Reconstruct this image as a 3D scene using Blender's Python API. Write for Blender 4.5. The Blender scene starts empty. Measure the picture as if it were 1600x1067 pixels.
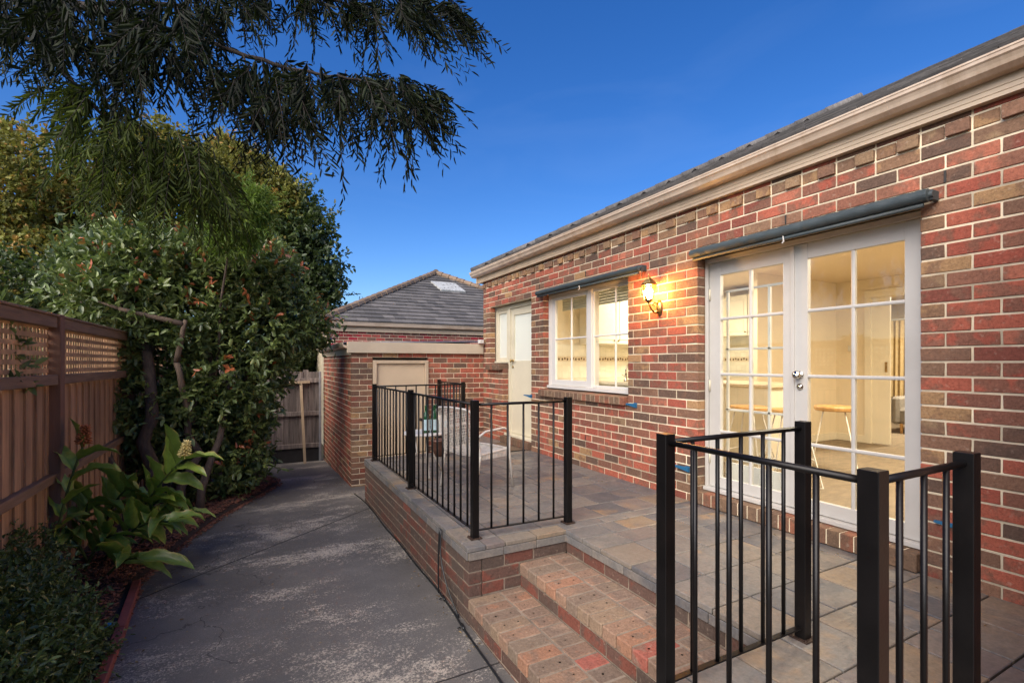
import bpy, math, random
import numpy as np
from mathutils import Vector, Matrix

# ------------------------------------------------------------------ camera, world, sun, exposure
SC = bpy.context.scene
COL = SC.collection
R = math.radians
F, TH, VH = 760.3, math.radians(27.79), 567.9          # focal length in px of the 1600 px photograph, yaw, horizon row
S_, C_ = math.sin(TH), math.cos(TH)

cam = bpy.data.cameras.new("camera")
cam.sensor_width = 36.0
cam.lens = F / 1600 * 36
cam.shift_y = (VH - 533.5) / 1600
cam.clip_start = 0.05
cam.clip_end = 2000
cam_ob = bpy.data.objects.new("camera", cam)
cam_ob.location = (0, 0, 0)
cam_ob.rotation_euler = (R(90), 0, -TH)
COL.objects.link(cam_ob)
SC.camera = cam_ob

SUN_EL, SUN_AZ = R(38), R(-122)      # azimuth measured clockwise from +Y
world = bpy.data.worlds.new("World")
SC.world = world
world.use_nodes = True
wn = world.node_tree
wn.nodes.clear()
sky = wn.nodes.new("ShaderNodeTexSky")
sky.sky_type = 'NISHITA'
sky.sun_disc = False
sky.sun_elevation = SUN_EL
sky.sun_rotation = SUN_AZ
sky.air_density = 1.0
sky.dust_density = 0.6
sky.ozone_density = 5.0
hs = wn.nodes.new("ShaderNodeHueSaturation")
hs.inputs['Saturation'].default_value = 1.27
hs.inputs['Hue'].default_value = 0.512
bg = wn.nodes.new("ShaderNodeBackground")
bg.inputs['Strength'].default_value = 0.10
wo = wn.nodes.new("ShaderNodeOutputWorld")
wn.links.new(sky.outputs[0], hs.inputs['Color'])
# faint high wisps of cloud
wc = wn.nodes.new("ShaderNodeTexCoord"); wm = wn.nodes.new("ShaderNodeMapping")
wm.inputs['Scale'].default_value = (1.2, 1.2, 4.5); wm.inputs['Rotation'].default_value = (0.3, 0.5, 0.0)
wnz = wn.nodes.new("ShaderNodeTexNoise"); wnz.inputs['Scale'].default_value = 2.2; wnz.inputs['Detail'].default_value = 7; wnz.inputs['Distortion'].default_value = 0.8
wr = wn.nodes.new("ShaderNodeValToRGB"); wr.color_ramp.elements[0].position = 0.50; wr.color_ramp.elements[0].color = (0, 0, 0, 1); wr.color_ramp.elements[1].position = 0.85; wr.color_ramp.elements[1].color = (0.06, 0.06, 0.06, 1)
wx = wn.nodes.new("ShaderNodeMix"); wx.data_type = 'RGBA'; wx.inputs[7].default_value = (3.2, 4.2, 6.2, 1)
wn.links.new(wc.outputs['Generated'], wm.inputs['Vector']); wn.links.new(wm.outputs[0], wnz.inputs['Vector']); wn.links.new(wnz.outputs[0], wr.inputs[0])
wn.links.new(wr.outputs[0], wx.inputs[0]); wn.links.new(hs.outputs[0], wx.inputs[6]); wn.links.new(wx.outputs[2], bg.inputs['Color'])
wn.links.new(bg.outputs[0], wo.inputs['Surface'])

sun = bpy.data.lights.new("sun", 'SUN')
sun.energy = 4.0
sun.angle = R(60)
sun.color = (1.0, 0.89, 0.77)
sun_ob = bpy.data.objects.new("sun", sun)
dsun = Vector((math.sin(SUN_AZ) * math.cos(SUN_EL), math.cos(SUN_AZ) * math.cos(SUN_EL), math.sin(SUN_EL)))
sun_ob.rotation_euler = dsun.to_track_quat('Z', 'Y').to_euler()
sun_ob.location = dsun * 30
COL.objects.link(sun_ob)

SC.view_settings.view_transform = 'Standard'
SC.view_settings.look = 'None'
SC.view_settings.exposure = 0.85
SC.view_settings.gamma = 1
SC.cycles.max_bounces = 8
SC.cycles.transparent_max_bounces = 16
SC.cycles.sample_clamp_indirect = 6
SC.cycles.use_denoising = True


def at(u, v, d):
    """world point seen at photo pixel (u, v) at depth d metres"""
    s = (u - 800) / F
    return Vector((S_ + C_ * s, C_ - S_ * s, (VH - v) / F)) * d


# ------------------------------------------------------------------ helpers
def outward(vs, fs):
    """wind the faces of a convex piece so that they look outward"""
    n = len(vs)
    cx, cy, cz = sum(p[0] for p in vs) / n, sum(p[1] for p in vs) / n, sum(p[2] for p in vs) / n
    out = []
    for f in fs:
        a, b, c = vs[f[0]], vs[f[1]], vs[f[2]]
        ux, uy, uz = b[0] - a[0], b[1] - a[1], b[2] - a[2]
        wx_, wy_, wz_ = c[0] - a[0], c[1] - a[1], c[2] - a[2]
        k = (uy * wz_ - uz * wy_) * (a[0] - cx) + (uz * wx_ - ux * wz_) * (a[1] - cy) + (ux * wy_ - uy * wx_) * (a[2] - cz)
        out.append(tuple(f) if k >= 0 else tuple(f)[::-1])
    return out


class MB:
    def __init__(self):
        self.v, self.f, self.m, self.c = [], [], [], []

    def add(self, vs, fs, mi=0, c=(0.5, 0.5, 0.5)):
        b = len(self.v)
        self.v.extend(vs)
        self.c.extend([c] * len(vs))
        for f in fs:
            self.f.append(tuple(b + i for i in f))
            self.m.append(mi)

    def box(self, a, b, mi=0, c=(0.5, 0.5, 0.5), M=None, bev=0.0):
        x0, y0, z0 = (min(a[i], b[i]) for i in range(3))
        x1, y1, z1 = (max(a[i], b[i]) for i in range(3))
        if bev <= 0:
            vs = [(x, y, z) for x in (x0, x1) for y in (y0, y1) for z in (z0, z1)]
            fs = [(0, 1, 3, 2), (4, 6, 7, 5), (0, 4, 5, 1), (2, 3, 7, 6), (0, 2, 6, 4), (1, 5, 7, 3)]
        else:
            e = min(bev, (x1 - x0) / 2.1, (y1 - y0) / 2.1, (z1 - z0) / 2.1)
            vs, idx = [], {}
            for ix, x in enumerate((x0, x1)):
                for iy, y in enumerate((y0, y1)):
                    for iz, z in enumerate((z0, z1)):
                        sx, sy, sz = (e if ix == 0 else -e), (e if iy == 0 else -e), (e if iz == 0 else -e)
                        idx[ix, iy, iz, 0] = len(vs); vs.append((x, y + sy, z + sz))
                        idx[ix, iy, iz, 1] = len(vs); vs.append((x + sx, y, z + sz))
                        idx[ix, iy, iz, 2] = len(vs); vs.append((x + sx, y + sy, z))
            fs = []
            for s in (0, 1):
                q = [idx[s, 0, 0, 0], idx[s, 0, 1, 0], idx[s, 1, 1, 0], idx[s, 1, 0, 0]]; fs.append(q if s == 0 else q[::-1])
                q = [idx[0, s, 0, 1], idx[1, s, 0, 1], idx[1, s, 1, 1], idx[0, s, 1, 1]]; fs.append(q if s == 0 else q[::-1])
                q = [idx[0, 0, s, 2], idx[0, 1, s, 2], idx[1, 1, s, 2], idx[1, 0, s, 2]]; fs.append(q if s == 0 else q[::-1])
            for a_ in (0, 1):
                for b_ in (0, 1):
                    fs.append((idx[a_, b_, 0, 0], idx[a_, b_, 1, 0], idx[a_, b_, 1, 1], idx[a_, b_, 0, 1]))
                    fs.append((idx[a_, 0, b_, 0], idx[a_, 1, b_, 0], idx[a_, 1, b_, 2], idx[a_, 0, b_, 2]))
                    fs.append((idx[0, a_, b_, 1], idx[1, a_, b_, 1], idx[1, a_, b_, 2], idx[0, a_, b_, 2]))
            for k in [(i, j, l) for i in (0, 1) for j in (0, 1) for l in (0, 1)]:
                fs.append((idx[k + (0,)], idx[k + (1,)], idx[k + (2,)]))
        if M is not None:
            vs = [tuple(M @ Vector(p)) for p in vs]
        self.add(vs, outward(vs, fs), mi, c)

    def bar(self, p, q, w, h, mi=0, c=(0.5, 0.5, 0.5), up=(0, 0, 1), bev=0.0):
        p, q = Vector(p), Vector(q)
        d = (q - p); L = d.length; d.normalize()
        s = d.cross(Vector(up)); s.normalize(); n = s.cross(d)
        M = Matrix((s, d, n)).transposed().to_4x4(); M.translation = p
        self.box((-w / 2, 0, -h / 2), (w / 2, L, h / 2), mi, c, M, bev)

    def tube(self, pts, r, n=8, mi=0, c=(0.5, 0.5, 0.5), cap=True):
        pts = [Vector(p) for p in pts]
        if not hasattr(r, '__len__'):
            r = [r] * len(pts)
        rings, prev = [], None
        for i, p in enumerate(pts):
            d = pts[min(i + 1, len(pts) - 1)] - pts[max(i - 1, 0)]
            d.normalize()
            if prev is None:
                a = Vector((0, 0, 1)) if abs(d.z) < 0.9 else Vector((1, 0, 0))
                prev = d.cross(a).normalized()
            x = (prev - d * prev.dot(d)).normalized(); prev = x
            y = d.cross(x)
            rings.append([tuple(p + (x * math.cos(2 * math.pi * k / n) + y * math.sin(2 * math.pi * k / n)) * r[i]) for k in range(n)])
        vs = [q for rg in rings for q in rg]
        fs = [(i * n + k, i * n + (k + 1) % n, (i + 1) * n + (k + 1) % n, (i + 1) * n + k) for i in range(len(pts) - 1) for k in range(n)]
        if cap:
            fs.append(tuple(range(n))[::-1]); fs.append(tuple((len(pts) - 1) * n + k for k in range(n)))
        self.add(vs, fs, mi, c)

    def lathe(self, prof, n=16, loc=(0, 0, 0), mi=0, c=(0.5, 0.5, 0.5), M=None):
        vs = [(r * math.cos(2 * math.pi * k / n), r * math.sin(2 * math.pi * k / n), z) for r, z in prof for k in range(n)]
        if M is not None:
            vs = [tuple(M @ Vector(p)) for p in vs]
        vs = [(x + loc[0], y + loc[1], z + loc[2]) for x, y, z in vs]
        fs = [(i * n + k, i * n + (k + 1) % n, (i + 1) * n + (k + 1) % n, (i + 1) * n + k) for i in range(len(prof) - 1) for k in range(n)]
        fs.append(tuple(range(n))[::-1]); fs.append(tuple((len(prof) - 1) * n + k for k in range(n)))
        self.add(vs, fs, mi, c)

    def prism(self, prof, p, q, mi=0, c=(0.5, 0.5, 0.5), ax=((1, 0, 0), (0, 0, 1))):
        """profile (a, b) in axes ax, swept from p to q"""
        A, B = Vector(ax[0]), Vector(ax[1])
        n = len(prof)
        vs = [tuple(Vector(o) + A * a + B * b) for o in (p, q) for a, b in prof]
        fs = [(k, (k + 1) % n, n + (k + 1) % n, n + k) for k in range(n)]
        fs.append(tuple(range(n))[::-1]); fs.append(tuple(range(n, 2 * n)))
        self.add(vs, fs, mi, c)

    def build(self, name, mats, parent=None, smooth=False, **props):
        me = bpy.data.meshes.new(name)
        me.from_pydata(self.v, [], self.f)
        if not isinstance(mats, (list, tuple)):
            mats = [mats]
        for m in mats:
            me.materials.append(m)
        me.polygons.foreach_set('material_index', self.m)
        if smooth:
            me.polygons.foreach_set('use_smooth', [True] * len(self.f))
        at_ = me.color_attributes.new('rnd', 'FLOAT_COLOR', 'POINT')
        arr = np.ones((len(self.v), 4), dtype=np.float32)
        arr[:, :3] = np.array(self.c, dtype=np.float32)
        at_.data.foreach_set('color', arr.ravel())
        me.validate(); me.update()
        o = bpy.data.objects.new(name, me)
        COL.objects.link(o)
        if parent is not None:
            o.parent = parent
        tag(o, **props)
        return o


def tag(o, label=None, cat=None, group=None, kind=None):
    if label: o['label'] = label
    if cat: o['category'] = cat
    if group: o['group'] = group
    if kind: o['kind'] = kind
    return o


def thing(name, label, cat, group=None, loc=(0, 0, 0), rz=0.0):
    o = bpy.data.objects.new(name, None)
    o.empty_display_size = 0.2
    o.location = loc
    o.rotation_euler = (0, 0, rz)
    COL.objects.link(o)
    return tag(o, label, cat, group)


def dup(root, loc, rz=0.0, label=None):
    r = root.copy(); COL.objects.link(r)
    r.location = loc; r.rotation_euler = (0, 0, rz)
    if label: r['label'] = label
    for ch in list(root.children):
        c = ch.copy(); COL.objects.link(c); c.parent = r
        for g in ch.children:
            d = g.copy(); COL.objects.link(d); d.parent = c
    return r


# ------------------------------------------------------------------ materials
class NT:
    def __init__(self, name):
        self.m = bpy.data.materials.new(name)
        self.m.use_nodes = True
        self.t = self.m.node_tree
        self.t.nodes.clear()
        self.out = self.t.nodes.new('ShaderNodeOutputMaterial')

    def n(self, ty, ins=None, **pr):
        nd = self.t.nodes.new('ShaderNode' + ty)
        for k, v in pr.items():
            setattr(nd, k, v)
        for k, v in (ins or {}).items():
            self.set(nd.inputs[k], v)
        return nd

    def set(self, sock, v):
        if isinstance(v, bpy.types.NodeSocket):
            self.t.links.new(v, sock)
        elif isinstance(v, (tuple, list)) and len(v) == 3 and sock.type == 'RGBA':
            sock.default_value = (*v, 1)
        else:
            sock.default_value = v

    def math(self, op, a, b=0.0, c=0.0, clamp=False):
        nd = self.n('Math', {0: a, 1: b, 2: c}, operation=op); nd.use_clamp = clamp
        return nd.outputs[0]

    def mix(self, fac, a, b, mode='MIX'):
        nd = self.n('Mix', None, data_type='RGBA', blend_type=mode)
        self.set(nd.inputs[0], fac); self.set(nd.inputs[6], a); self.set(nd.inputs[7], b)
        return nd.outputs[2]

    def ramp(self, fac, stops, interp='LINEAR'):
        nd = self.n('ValToRGB', {0: fac})
        cr = nd.color_ramp; cr.interpolation = interp
        while len(cr.elements) < len(stops):
            cr.elements.new(0.5)
        for e, (p, c) in zip(cr.elements, stops):
            e.position = p
            e.color = (*c, 1) if hasattr(c, '__len__') else (c, c, c, 1)
        return nd.outputs[0]

    def noise(self, scale, vec=None, detail=4, rough=0.6, dist=0.0):
        ins = {'Scale': scale, 'Detail': detail, 'Roughness': rough, 'Distortion': dist}
        if vec is not None: ins['Vector'] = vec
        return self.n('TexNoise', ins).outputs[0]

    def coord(self, which='Object', scale=(1, 1, 1), rot=(0, 0, 0)):
        c = self.n('TexCoord').outputs[which]
        return self.n('Mapping', {'Vector': c, 'Scale': scale, 'Rotation': rot}).outputs[0]

    def rnd(self):
        a = self.n('Attribute', attribute_name='rnd')
        s = self.n('SeparateColor', {0: a.outputs['Color']})
        return s.outputs[0], s.outputs[1], s.outputs[2]

    def bump(self, h, strength=0.5, dist=0.01):
        return self.n('Bump', {'Height': h, 'Strength': strength, 'Distance': dist}).outputs[0]

    def bsdf(self, **ins):
        b = self.n('BsdfPrincipled')
        for k, v in ins.items():
            self.set(b.inputs[k.replace('_', ' ')], v)
        return b

    def done(self, sh):
        self.t.links.new(sh.outputs[0], self.out.inputs[0])
        return self.m


def simple(name, col, rough=0.6, nscale=8.0, namt=0.15, bscale=60.0, bstr=0.1, metal=0.0, dirt=None, stretch=(1, 1, 1), spec=0.5, bdist=0.004):
    t = NT(name)
    co = t.coord(scale=stretch)
    n1 = t.noise(nscale, co)
    lo = tuple(c * (1 - namt) for c in col); hi = tuple(min(1, c * (1 + namt)) for c in col)
    c = t.ramp(n1, [(0.3, lo), (0.7, hi)])
    if dirt:
        n2 = t.noise(nscale * 0.4, co, 6, 0.7)
        c = t.mix(t.ramp(n2, [(0.5, 0.0), (0.72, 0.75)]), c, dirt)
    r, g, b = t.rnd()
    c = t.mix(1.0, c, t.ramp(r, [(0.0, 0.74), (1.0, 1.26)]), 'MULTIPLY')
    bn = t.bump(t.noise(bscale, co, 3), bstr, bdist)
    return t.done(t.bsdf(Base_Color=c, Roughness=rough, Metallic=metal, Normal=bn, Specular_IOR_Level=spec))


def brick_mat(name, stops, flash=(0.18, 0.10, 0.066), dark=1.0):
    t = NT(name)
    co = t.n('TexCoord').outputs['Object']
    r, g, b = t.rnd()
    off = t.n('CombineXYZ', {0: t.math('MULTIPLY', b, 37.0), 1: t.math('MULTIPLY', g, 19.0), 2: 0.0}).outputs[0]
    co2 = t.n('VectorMath', {0: co, 1: off}, operation='ADD').outputs[0]
    base = t.ramp(r, stops, 'CONSTANT')
    n1 = t.noise(9.0, co2, 3, 0.55)
    thr = t.math('SUBTRACT', t.math('MULTIPLY', n1, 2.2), t.math('MULTIPLY', g, 0.6))
    fac = t.ramp(thr, [(0.68, 0.0), (0.90, 0.7)])
    c = t.mix(fac, base, flash)
    n2 = t.noise(70.0, co2, 5, 0.7)
    c = t.mix(1.0, c, t.ramp(n2, [(0.25, 0.58), (0.5, 1.0), (0.78, 1.32)]), 'MULTIPLY')
    sp = t.noise(190.0, co2, 2, 0.5)
    c = t.mix(t.ramp(sp, [(0.64, 0.0), (0.72, 0.7)]), c, (0.035, 0.025, 0.02))
    c = t.mix(t.ramp(t.noise(33.0, co, 2), [(0.63, 0.0), (0.75, 0.28)]), c, (0.5, 0.4, 0.3))
    c = t.mix(1.0, c, (dark, dark, dark), 'MULTIPLY')
    c = t.mix(1.0, c, t.ramp(t.noise(0.9, co, 4, 0.6), [(0.3, 0.82), (0.7, 1.12)]), 'MULTIPLY')
    h = t.math('ADD', t.noise(45.0, co2, 5, 0.7), t.math('MULTIPLY', t.noise(14.0, co2, 2), 1.3))
    return t.done(t.bsdf(Base_Color=c, Roughness=0.85, Normal=t.bump(h, 0.75, 0.006), Specular_IOR_Level=0.25))


RED, RED2, ORG = (0.38, 0.108, 0.066), (0.33, 0.088, 0.056), (0.40, 0.14, 0.085)
PLUM, BRN, DBR, TAN, GRY = (0.22, 0.070, 0.048), (0.23, 0.125, 0.078), (0.125, 0.078, 0.056), (0.36, 0.215, 0.105), (0.27, 0.175, 0.10)
M_BRICK = brick_mat('house_brick', [(0.0, RED), (0.26, RED2), (0.46, ORG), (0.56, PLUM), (0.69, BRN), (0.79, DBR), (0.89, TAN), (0.95, GRY)])
M_BRICK_FAR = brick_mat('rear_brick', [(0.0, (0.34, 0.03, 0.045)), (0.35, (0.27, 0.03, 0.035)), (0.6, (0.15, 0.07, 0.06)), (0.85, (0.4, 0.07, 0.06))])
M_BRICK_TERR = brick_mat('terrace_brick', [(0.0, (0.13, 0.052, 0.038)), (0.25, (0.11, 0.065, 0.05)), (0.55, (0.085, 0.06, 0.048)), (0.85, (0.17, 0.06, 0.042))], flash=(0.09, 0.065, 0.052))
M_STEP = brick_mat('step_brick', [(0.0, (0.27, 0.17, 0.115)), (0.3, (0.24, 0.17, 0.115)), (0.5, (0.30, 0.16, 0.10)), (0.66, (0.20, 0.15, 0.11)), (0.80, (0.33, 0.11, 0.08)), (0.9, (0.29, 0.20, 0.14))], flash=(0.19, 0.135, 0.10))
M_SILL = brick_mat('sill_brick', [(0.0, (0.19, 0.12, 0.075)), (0.4, (0.15, 0.09, 0.06)), (0.7, (0.24, 0.10, 0.06))], flash=(0.14, 0.09, 0.06))
M_MORTAR = simple('mortar', (0.68, 0.58, 0.41), 0.95, 5, 0.25, 120, 0.5, dirt=(0.42, 0.33, 0.22))
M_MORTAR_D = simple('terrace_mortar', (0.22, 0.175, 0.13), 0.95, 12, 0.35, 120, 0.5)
M_TRIM = simple('cream_trim_paint', (0.52, 0.41, 0.285), 0.45, 3, 0.06, 90, 0.05, dirt=(0.33, 0.25, 0.17))
M_GUTTER = simple('gutter_enamel', (0.56, 0.45, 0.34), 0.35, 3, 0.08, 60, 0.05, dirt=(0.30, 0.20, 0.12), stretch=(1, 3, 1))
M_BEAM = simple('cream_render', (0.50, 0.42, 0.31), 0.7, 3, 0.08, 90, 0.08, dirt=(0.38, 0.33, 0.22))
M_WHITE = simple('white_joinery_paint', (0.60, 0.585, 0.55), 0.4, 4, 0.03, 60, 0.04, dirt=(0.62, 0.60, 0.55))
M_DOORW = simple('grey_white_door_paint', (0.47, 0.455, 0.42), 0.4, 4, 0.04, 60, 0.04, dirt=(0.42, 0.40, 0.36))
M_CREAM = simple('cream_joinery_paint', (0.60, 0.55, 0.41), 0.45, 4, 0.04, 60, 0.04, dirt=(0.50, 0.45, 0.32))
M_GDOOR = simple('beige_door_paint', (0.56, 0.44, 0.30), 0.5, 3, 0.05, 60, 0.04)
M_BLACK = simple('black_satin_steel', (0.0045, 0.004, 0.004), 0.36, 6, 0.3, 120, 0.10, spec=0.25, dirt=(0.012, 0.009, 0.008))
M_RUST = simple('rusty_bolt_plate', (0.045, 0.026, 0.018), 0.6, 30, 0.4, 120, 0.2, metal=0.3)
M_CANVAS = simple('teal_canvas', (0.045, 0.060, 0.064), 0.55, 10, 0.25, 220, 0.5, stretch=(1, 0.3, 1))
M_BLUE = simple('blue_enamel', (0.02, 0.12, 0.24), 0.4, 10, 0.1)
M_BRASS = simple('aged_brass', (0.33, 0.22, 0.08), 0.3, 20, 0.3, 60, 0.15, metal=0.9)
M_CHROME = simple('polished_nickel', (0.6, 0.57, 0.5), 0.15, 20, 0.1, 60, 0.02, metal=1.0)
M_TIMBER = simple('weathered_paling', (0.165, 0.115, 0.085), 0.85, 3, 0.35, 30, 0.5, stretch=(9, 9, 0.7), dirt=(0.09, 0.065, 0.055))
M_PALING = simple('brown_paling', (0.37, 0.21, 0.115), 0.85, 3, 0.35, 30, 0.5, stretch=(9, 9, 0.7), dirt=(0.26, 0.135, 0.075))
M_RAIL = simple('dark_fence_rail', (0.22, 0.13, 0.08), 0.8, 3, 0.3, 30, 0.5, stretch=(9, 0.8, 9), dirt=(0.16, 0.12, 0.095))
M_POST = simple('stained_fence_post', (0.20, 0.10, 0.062), 0.8, 3, 0.2, 30, 0.4, stretch=(9, 9, 0.7))
M_LATT = simple('lattice_lath', (0.42, 0.25, 0.135), 0.85, 5, 0.35, 30, 0.4)
M_GREYT = simple('grey_weathered_paling', (0.215, 0.175, 0.15), 0.9, 3, 0.45, 30, 0.6, stretch=(9, 9, 0.6), dirt=(0.07, 0.05, 0.045))
M_PALE = simple('pale_new_timber', (0.50, 0.37, 0.23), 0.7, 5, 0.12, 40, 0.3, stretch=(9, 9, 0.8))
M_GALV = simple('galvanised_steel', (0.42, 0.43, 0.44), 0.45, 10, 0.15, 60, 0.1, metal=0.6)
M_WICK = simple('white_wicker', (0.62, 0.58, 0.52), 0.6, 20, 0.12, 90, 0.3, dirt=(0.42, 0.36, 0.28))
M_BARK = simple('tree_bark', (0.085, 0.06, 0.045), 0.9, 6, 0.4, 40, 0.9, stretch=(4, 4, 1), bdist=0.01)
M_BARKD = simple('dark_bark', (0.028, 0.02, 0.016), 0.95, 6, 0.4, 40, 0.9, stretch=(4, 4, 1), bdist=0.01)
M_BARKP = simple('pale_shrub_bark', (0.17, 0.12, 0.085), 0.9, 6, 0.3, 40, 0.9, stretch=(4, 4, 1), bdist=0.008)
M_HOSE = simple('black_polythene', (0.012, 0.013, 0.014), 0.35, 20, 0.2)
M_CARPET = simple('beige_carpet', (0.24, 0.185, 0.125), 0.95, 6, 0.2, 160, 0.8, stretch=(1, 3, 1))
M_IWALL = simple('interior_cream_wall', (0.74, 0.64, 0.48), 0.75, 3, 0.03)
M_CEIL = simple('interior_ceiling', (0.72, 0.60, 0.44), 0.8, 3, 0.02)
M_CAB = simple('cream_cabinet', (0.74, 0.68, 0.55), 0.4, 3, 0.03)
M_TILE = simple('splash_tiles', (0.74, 0.70, 0.58), 0.25, 5, 0.05)
M_STONE = simple('speckled_benchtop', (0.62, 0.52, 0.38), 0.3, 60, 0.2)
M_SEAT = simple('blond_wood_seat', (0.50, 0.28, 0.10), 0.45, 6, 0.2, stretch=(1, 6, 1))
M_SOFA = simple('grey_upholstery', (0.22, 0.2, 0.18), 0.9, 20, 0.1, 200, 0.4)
M_RING = simple('ridge_cap_tile', (0.17, 0.118, 0.08), 0.85, 12, 0.3, 40, 0.5, dirt=(0.24, 0.18, 0.12))
M_SKYL = simple('grey_roof_patch', (0.42, 0.43, 0.41), 0.5, 18, 0.25, dirt=(0.20, 0.2, 0.18))
M_SHEET = simple('corrugated_zinc', (0.45, 0.46, 0.47), 0.4, 6, 0.15, metal=0.5)
M_DARKP = simple('dark_plinth_board', (0.03, 0.027, 0.025), 0.8, 6, 0.3)
M_REDEDGE = simple('red_timber_edging', (0.28, 0.075, 0.06), 0.75, 8, 0.25, 40, 0.4, dirt=(0.14, 0.05, 0.04))
M_SOIL = simple('dark_soil', (0.045, 0.024, 0.017), 0.95, 10, 0.4, 40, 1.0, bdist=0.03)
M_MULCH = simple('bark_chips', (0.22, 0.09, 0.055), 0.9, 20, 0.5, 60, 0.5)
M_LAND = simple('far_ground', (0.06, 0.055, 0.035), 0.95, 0.5, 0.3)
M_TERRACOT = simple('brown_glazed_pot', (0.10, 0.045, 0.03), 0.4, 8, 0.2)
M_MATT = simple('coir_doormat', (0.13, 0.085, 0.05), 0.95, 30, 0.3, 200, 0.9)
M_TEAK = simple('white_tabletop', (0.66, 0.64, 0.60), 0.5, 8, 0.05)


def glass_mat(name, tint=(1, 1, 1), rough=0.0, ior=1.5):
    t = NT(name)
    geo = t.n('NewGeometry')
    dt = t.n('VectorMath', {0: geo.outputs['Normal'], 1: geo.outputs['Incoming']}, operation='DOT_PRODUCT').outputs['Value']
    q = t.math('SUBTRACT', 1.0, t.math('ABSOLUTE', dt), clamp=True)
    fr = t.math('MULTIPLY_ADD', t.math('POWER', q, 5.0), 0.96, 0.04)
    tr = t.n('BsdfTransparent', {'Color': tint})
    gl = t.n('BsdfGlossy', {'Roughness': rough, 'Color': (1, 1, 1)})
    mx = t.n('MixShader', {0: fr, 1: tr.outputs[0], 2: gl.outputs[0]})
    return t.done(mx)


M_GLASS = glass_mat('window_glass', (0.96, 0.97, 0.95))


def frosted():
    t = NT('frosted_pane')
    b = t.bsdf(Base_Color=(0.78, 0.80, 0.76), Roughness=0.22)
    tr = t.n('BsdfTranslucent', {'Color': (0.75, 0.78, 0.72)})
    mx = t.n('MixShader', {0: 0.35, 1: b.outputs[0], 2: tr.outputs[0]})
    return t.done(mx)


M_FROST = frosted()


def emis(name, col, st):
    t = NT(name)
    return t.done(t.n('Emission', {'Color': col, 'Strength': st}))


M_LAMPG = emis('lamp_glow_glass', (1.0, 0.50, 0.13), 420.0)
M_DOWNL = emis('downlight_glow', (1.0, 0.85, 0.6), 12.0)


def bottle_mat():
    t = NT('green_bottle_glass')
    return t.done(t.bsdf(Base_Color=(0.01, 0.11, 0.035), Roughness=0.08, Transmission_Weight=0.35, IOR=1.45))


M_BOTTLE = bottle_mat()
M_LABEL = simple('pale_blue_paper_label', (0.50, 0.68, 0.72), 0.6)
M_LABELG = simple('pale_green_paper', (0.45, 0.62, 0.42), 0.6)


def curtain_mat():
    t = NT('cream_curtain')
    co = t.coord(scale=(1, 1, 1))
    c = t.ramp(t.noise(14, co), [(0.3, (0.55, 0.40, 0.2)), (0.7, (0.7, 0.55, 0.3))])
    b = t.bsdf(Base_Color=c, Roughness=0.8)
    tr = t.n('BsdfTranslucent', {'Color': (0.7, 0.55, 0.3)})
    return t.done(t.n('MixShader', {0: 0.3, 1: b.outputs[0], 2: tr.outputs[0]}))


M_CURT = curtain_mat()


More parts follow.
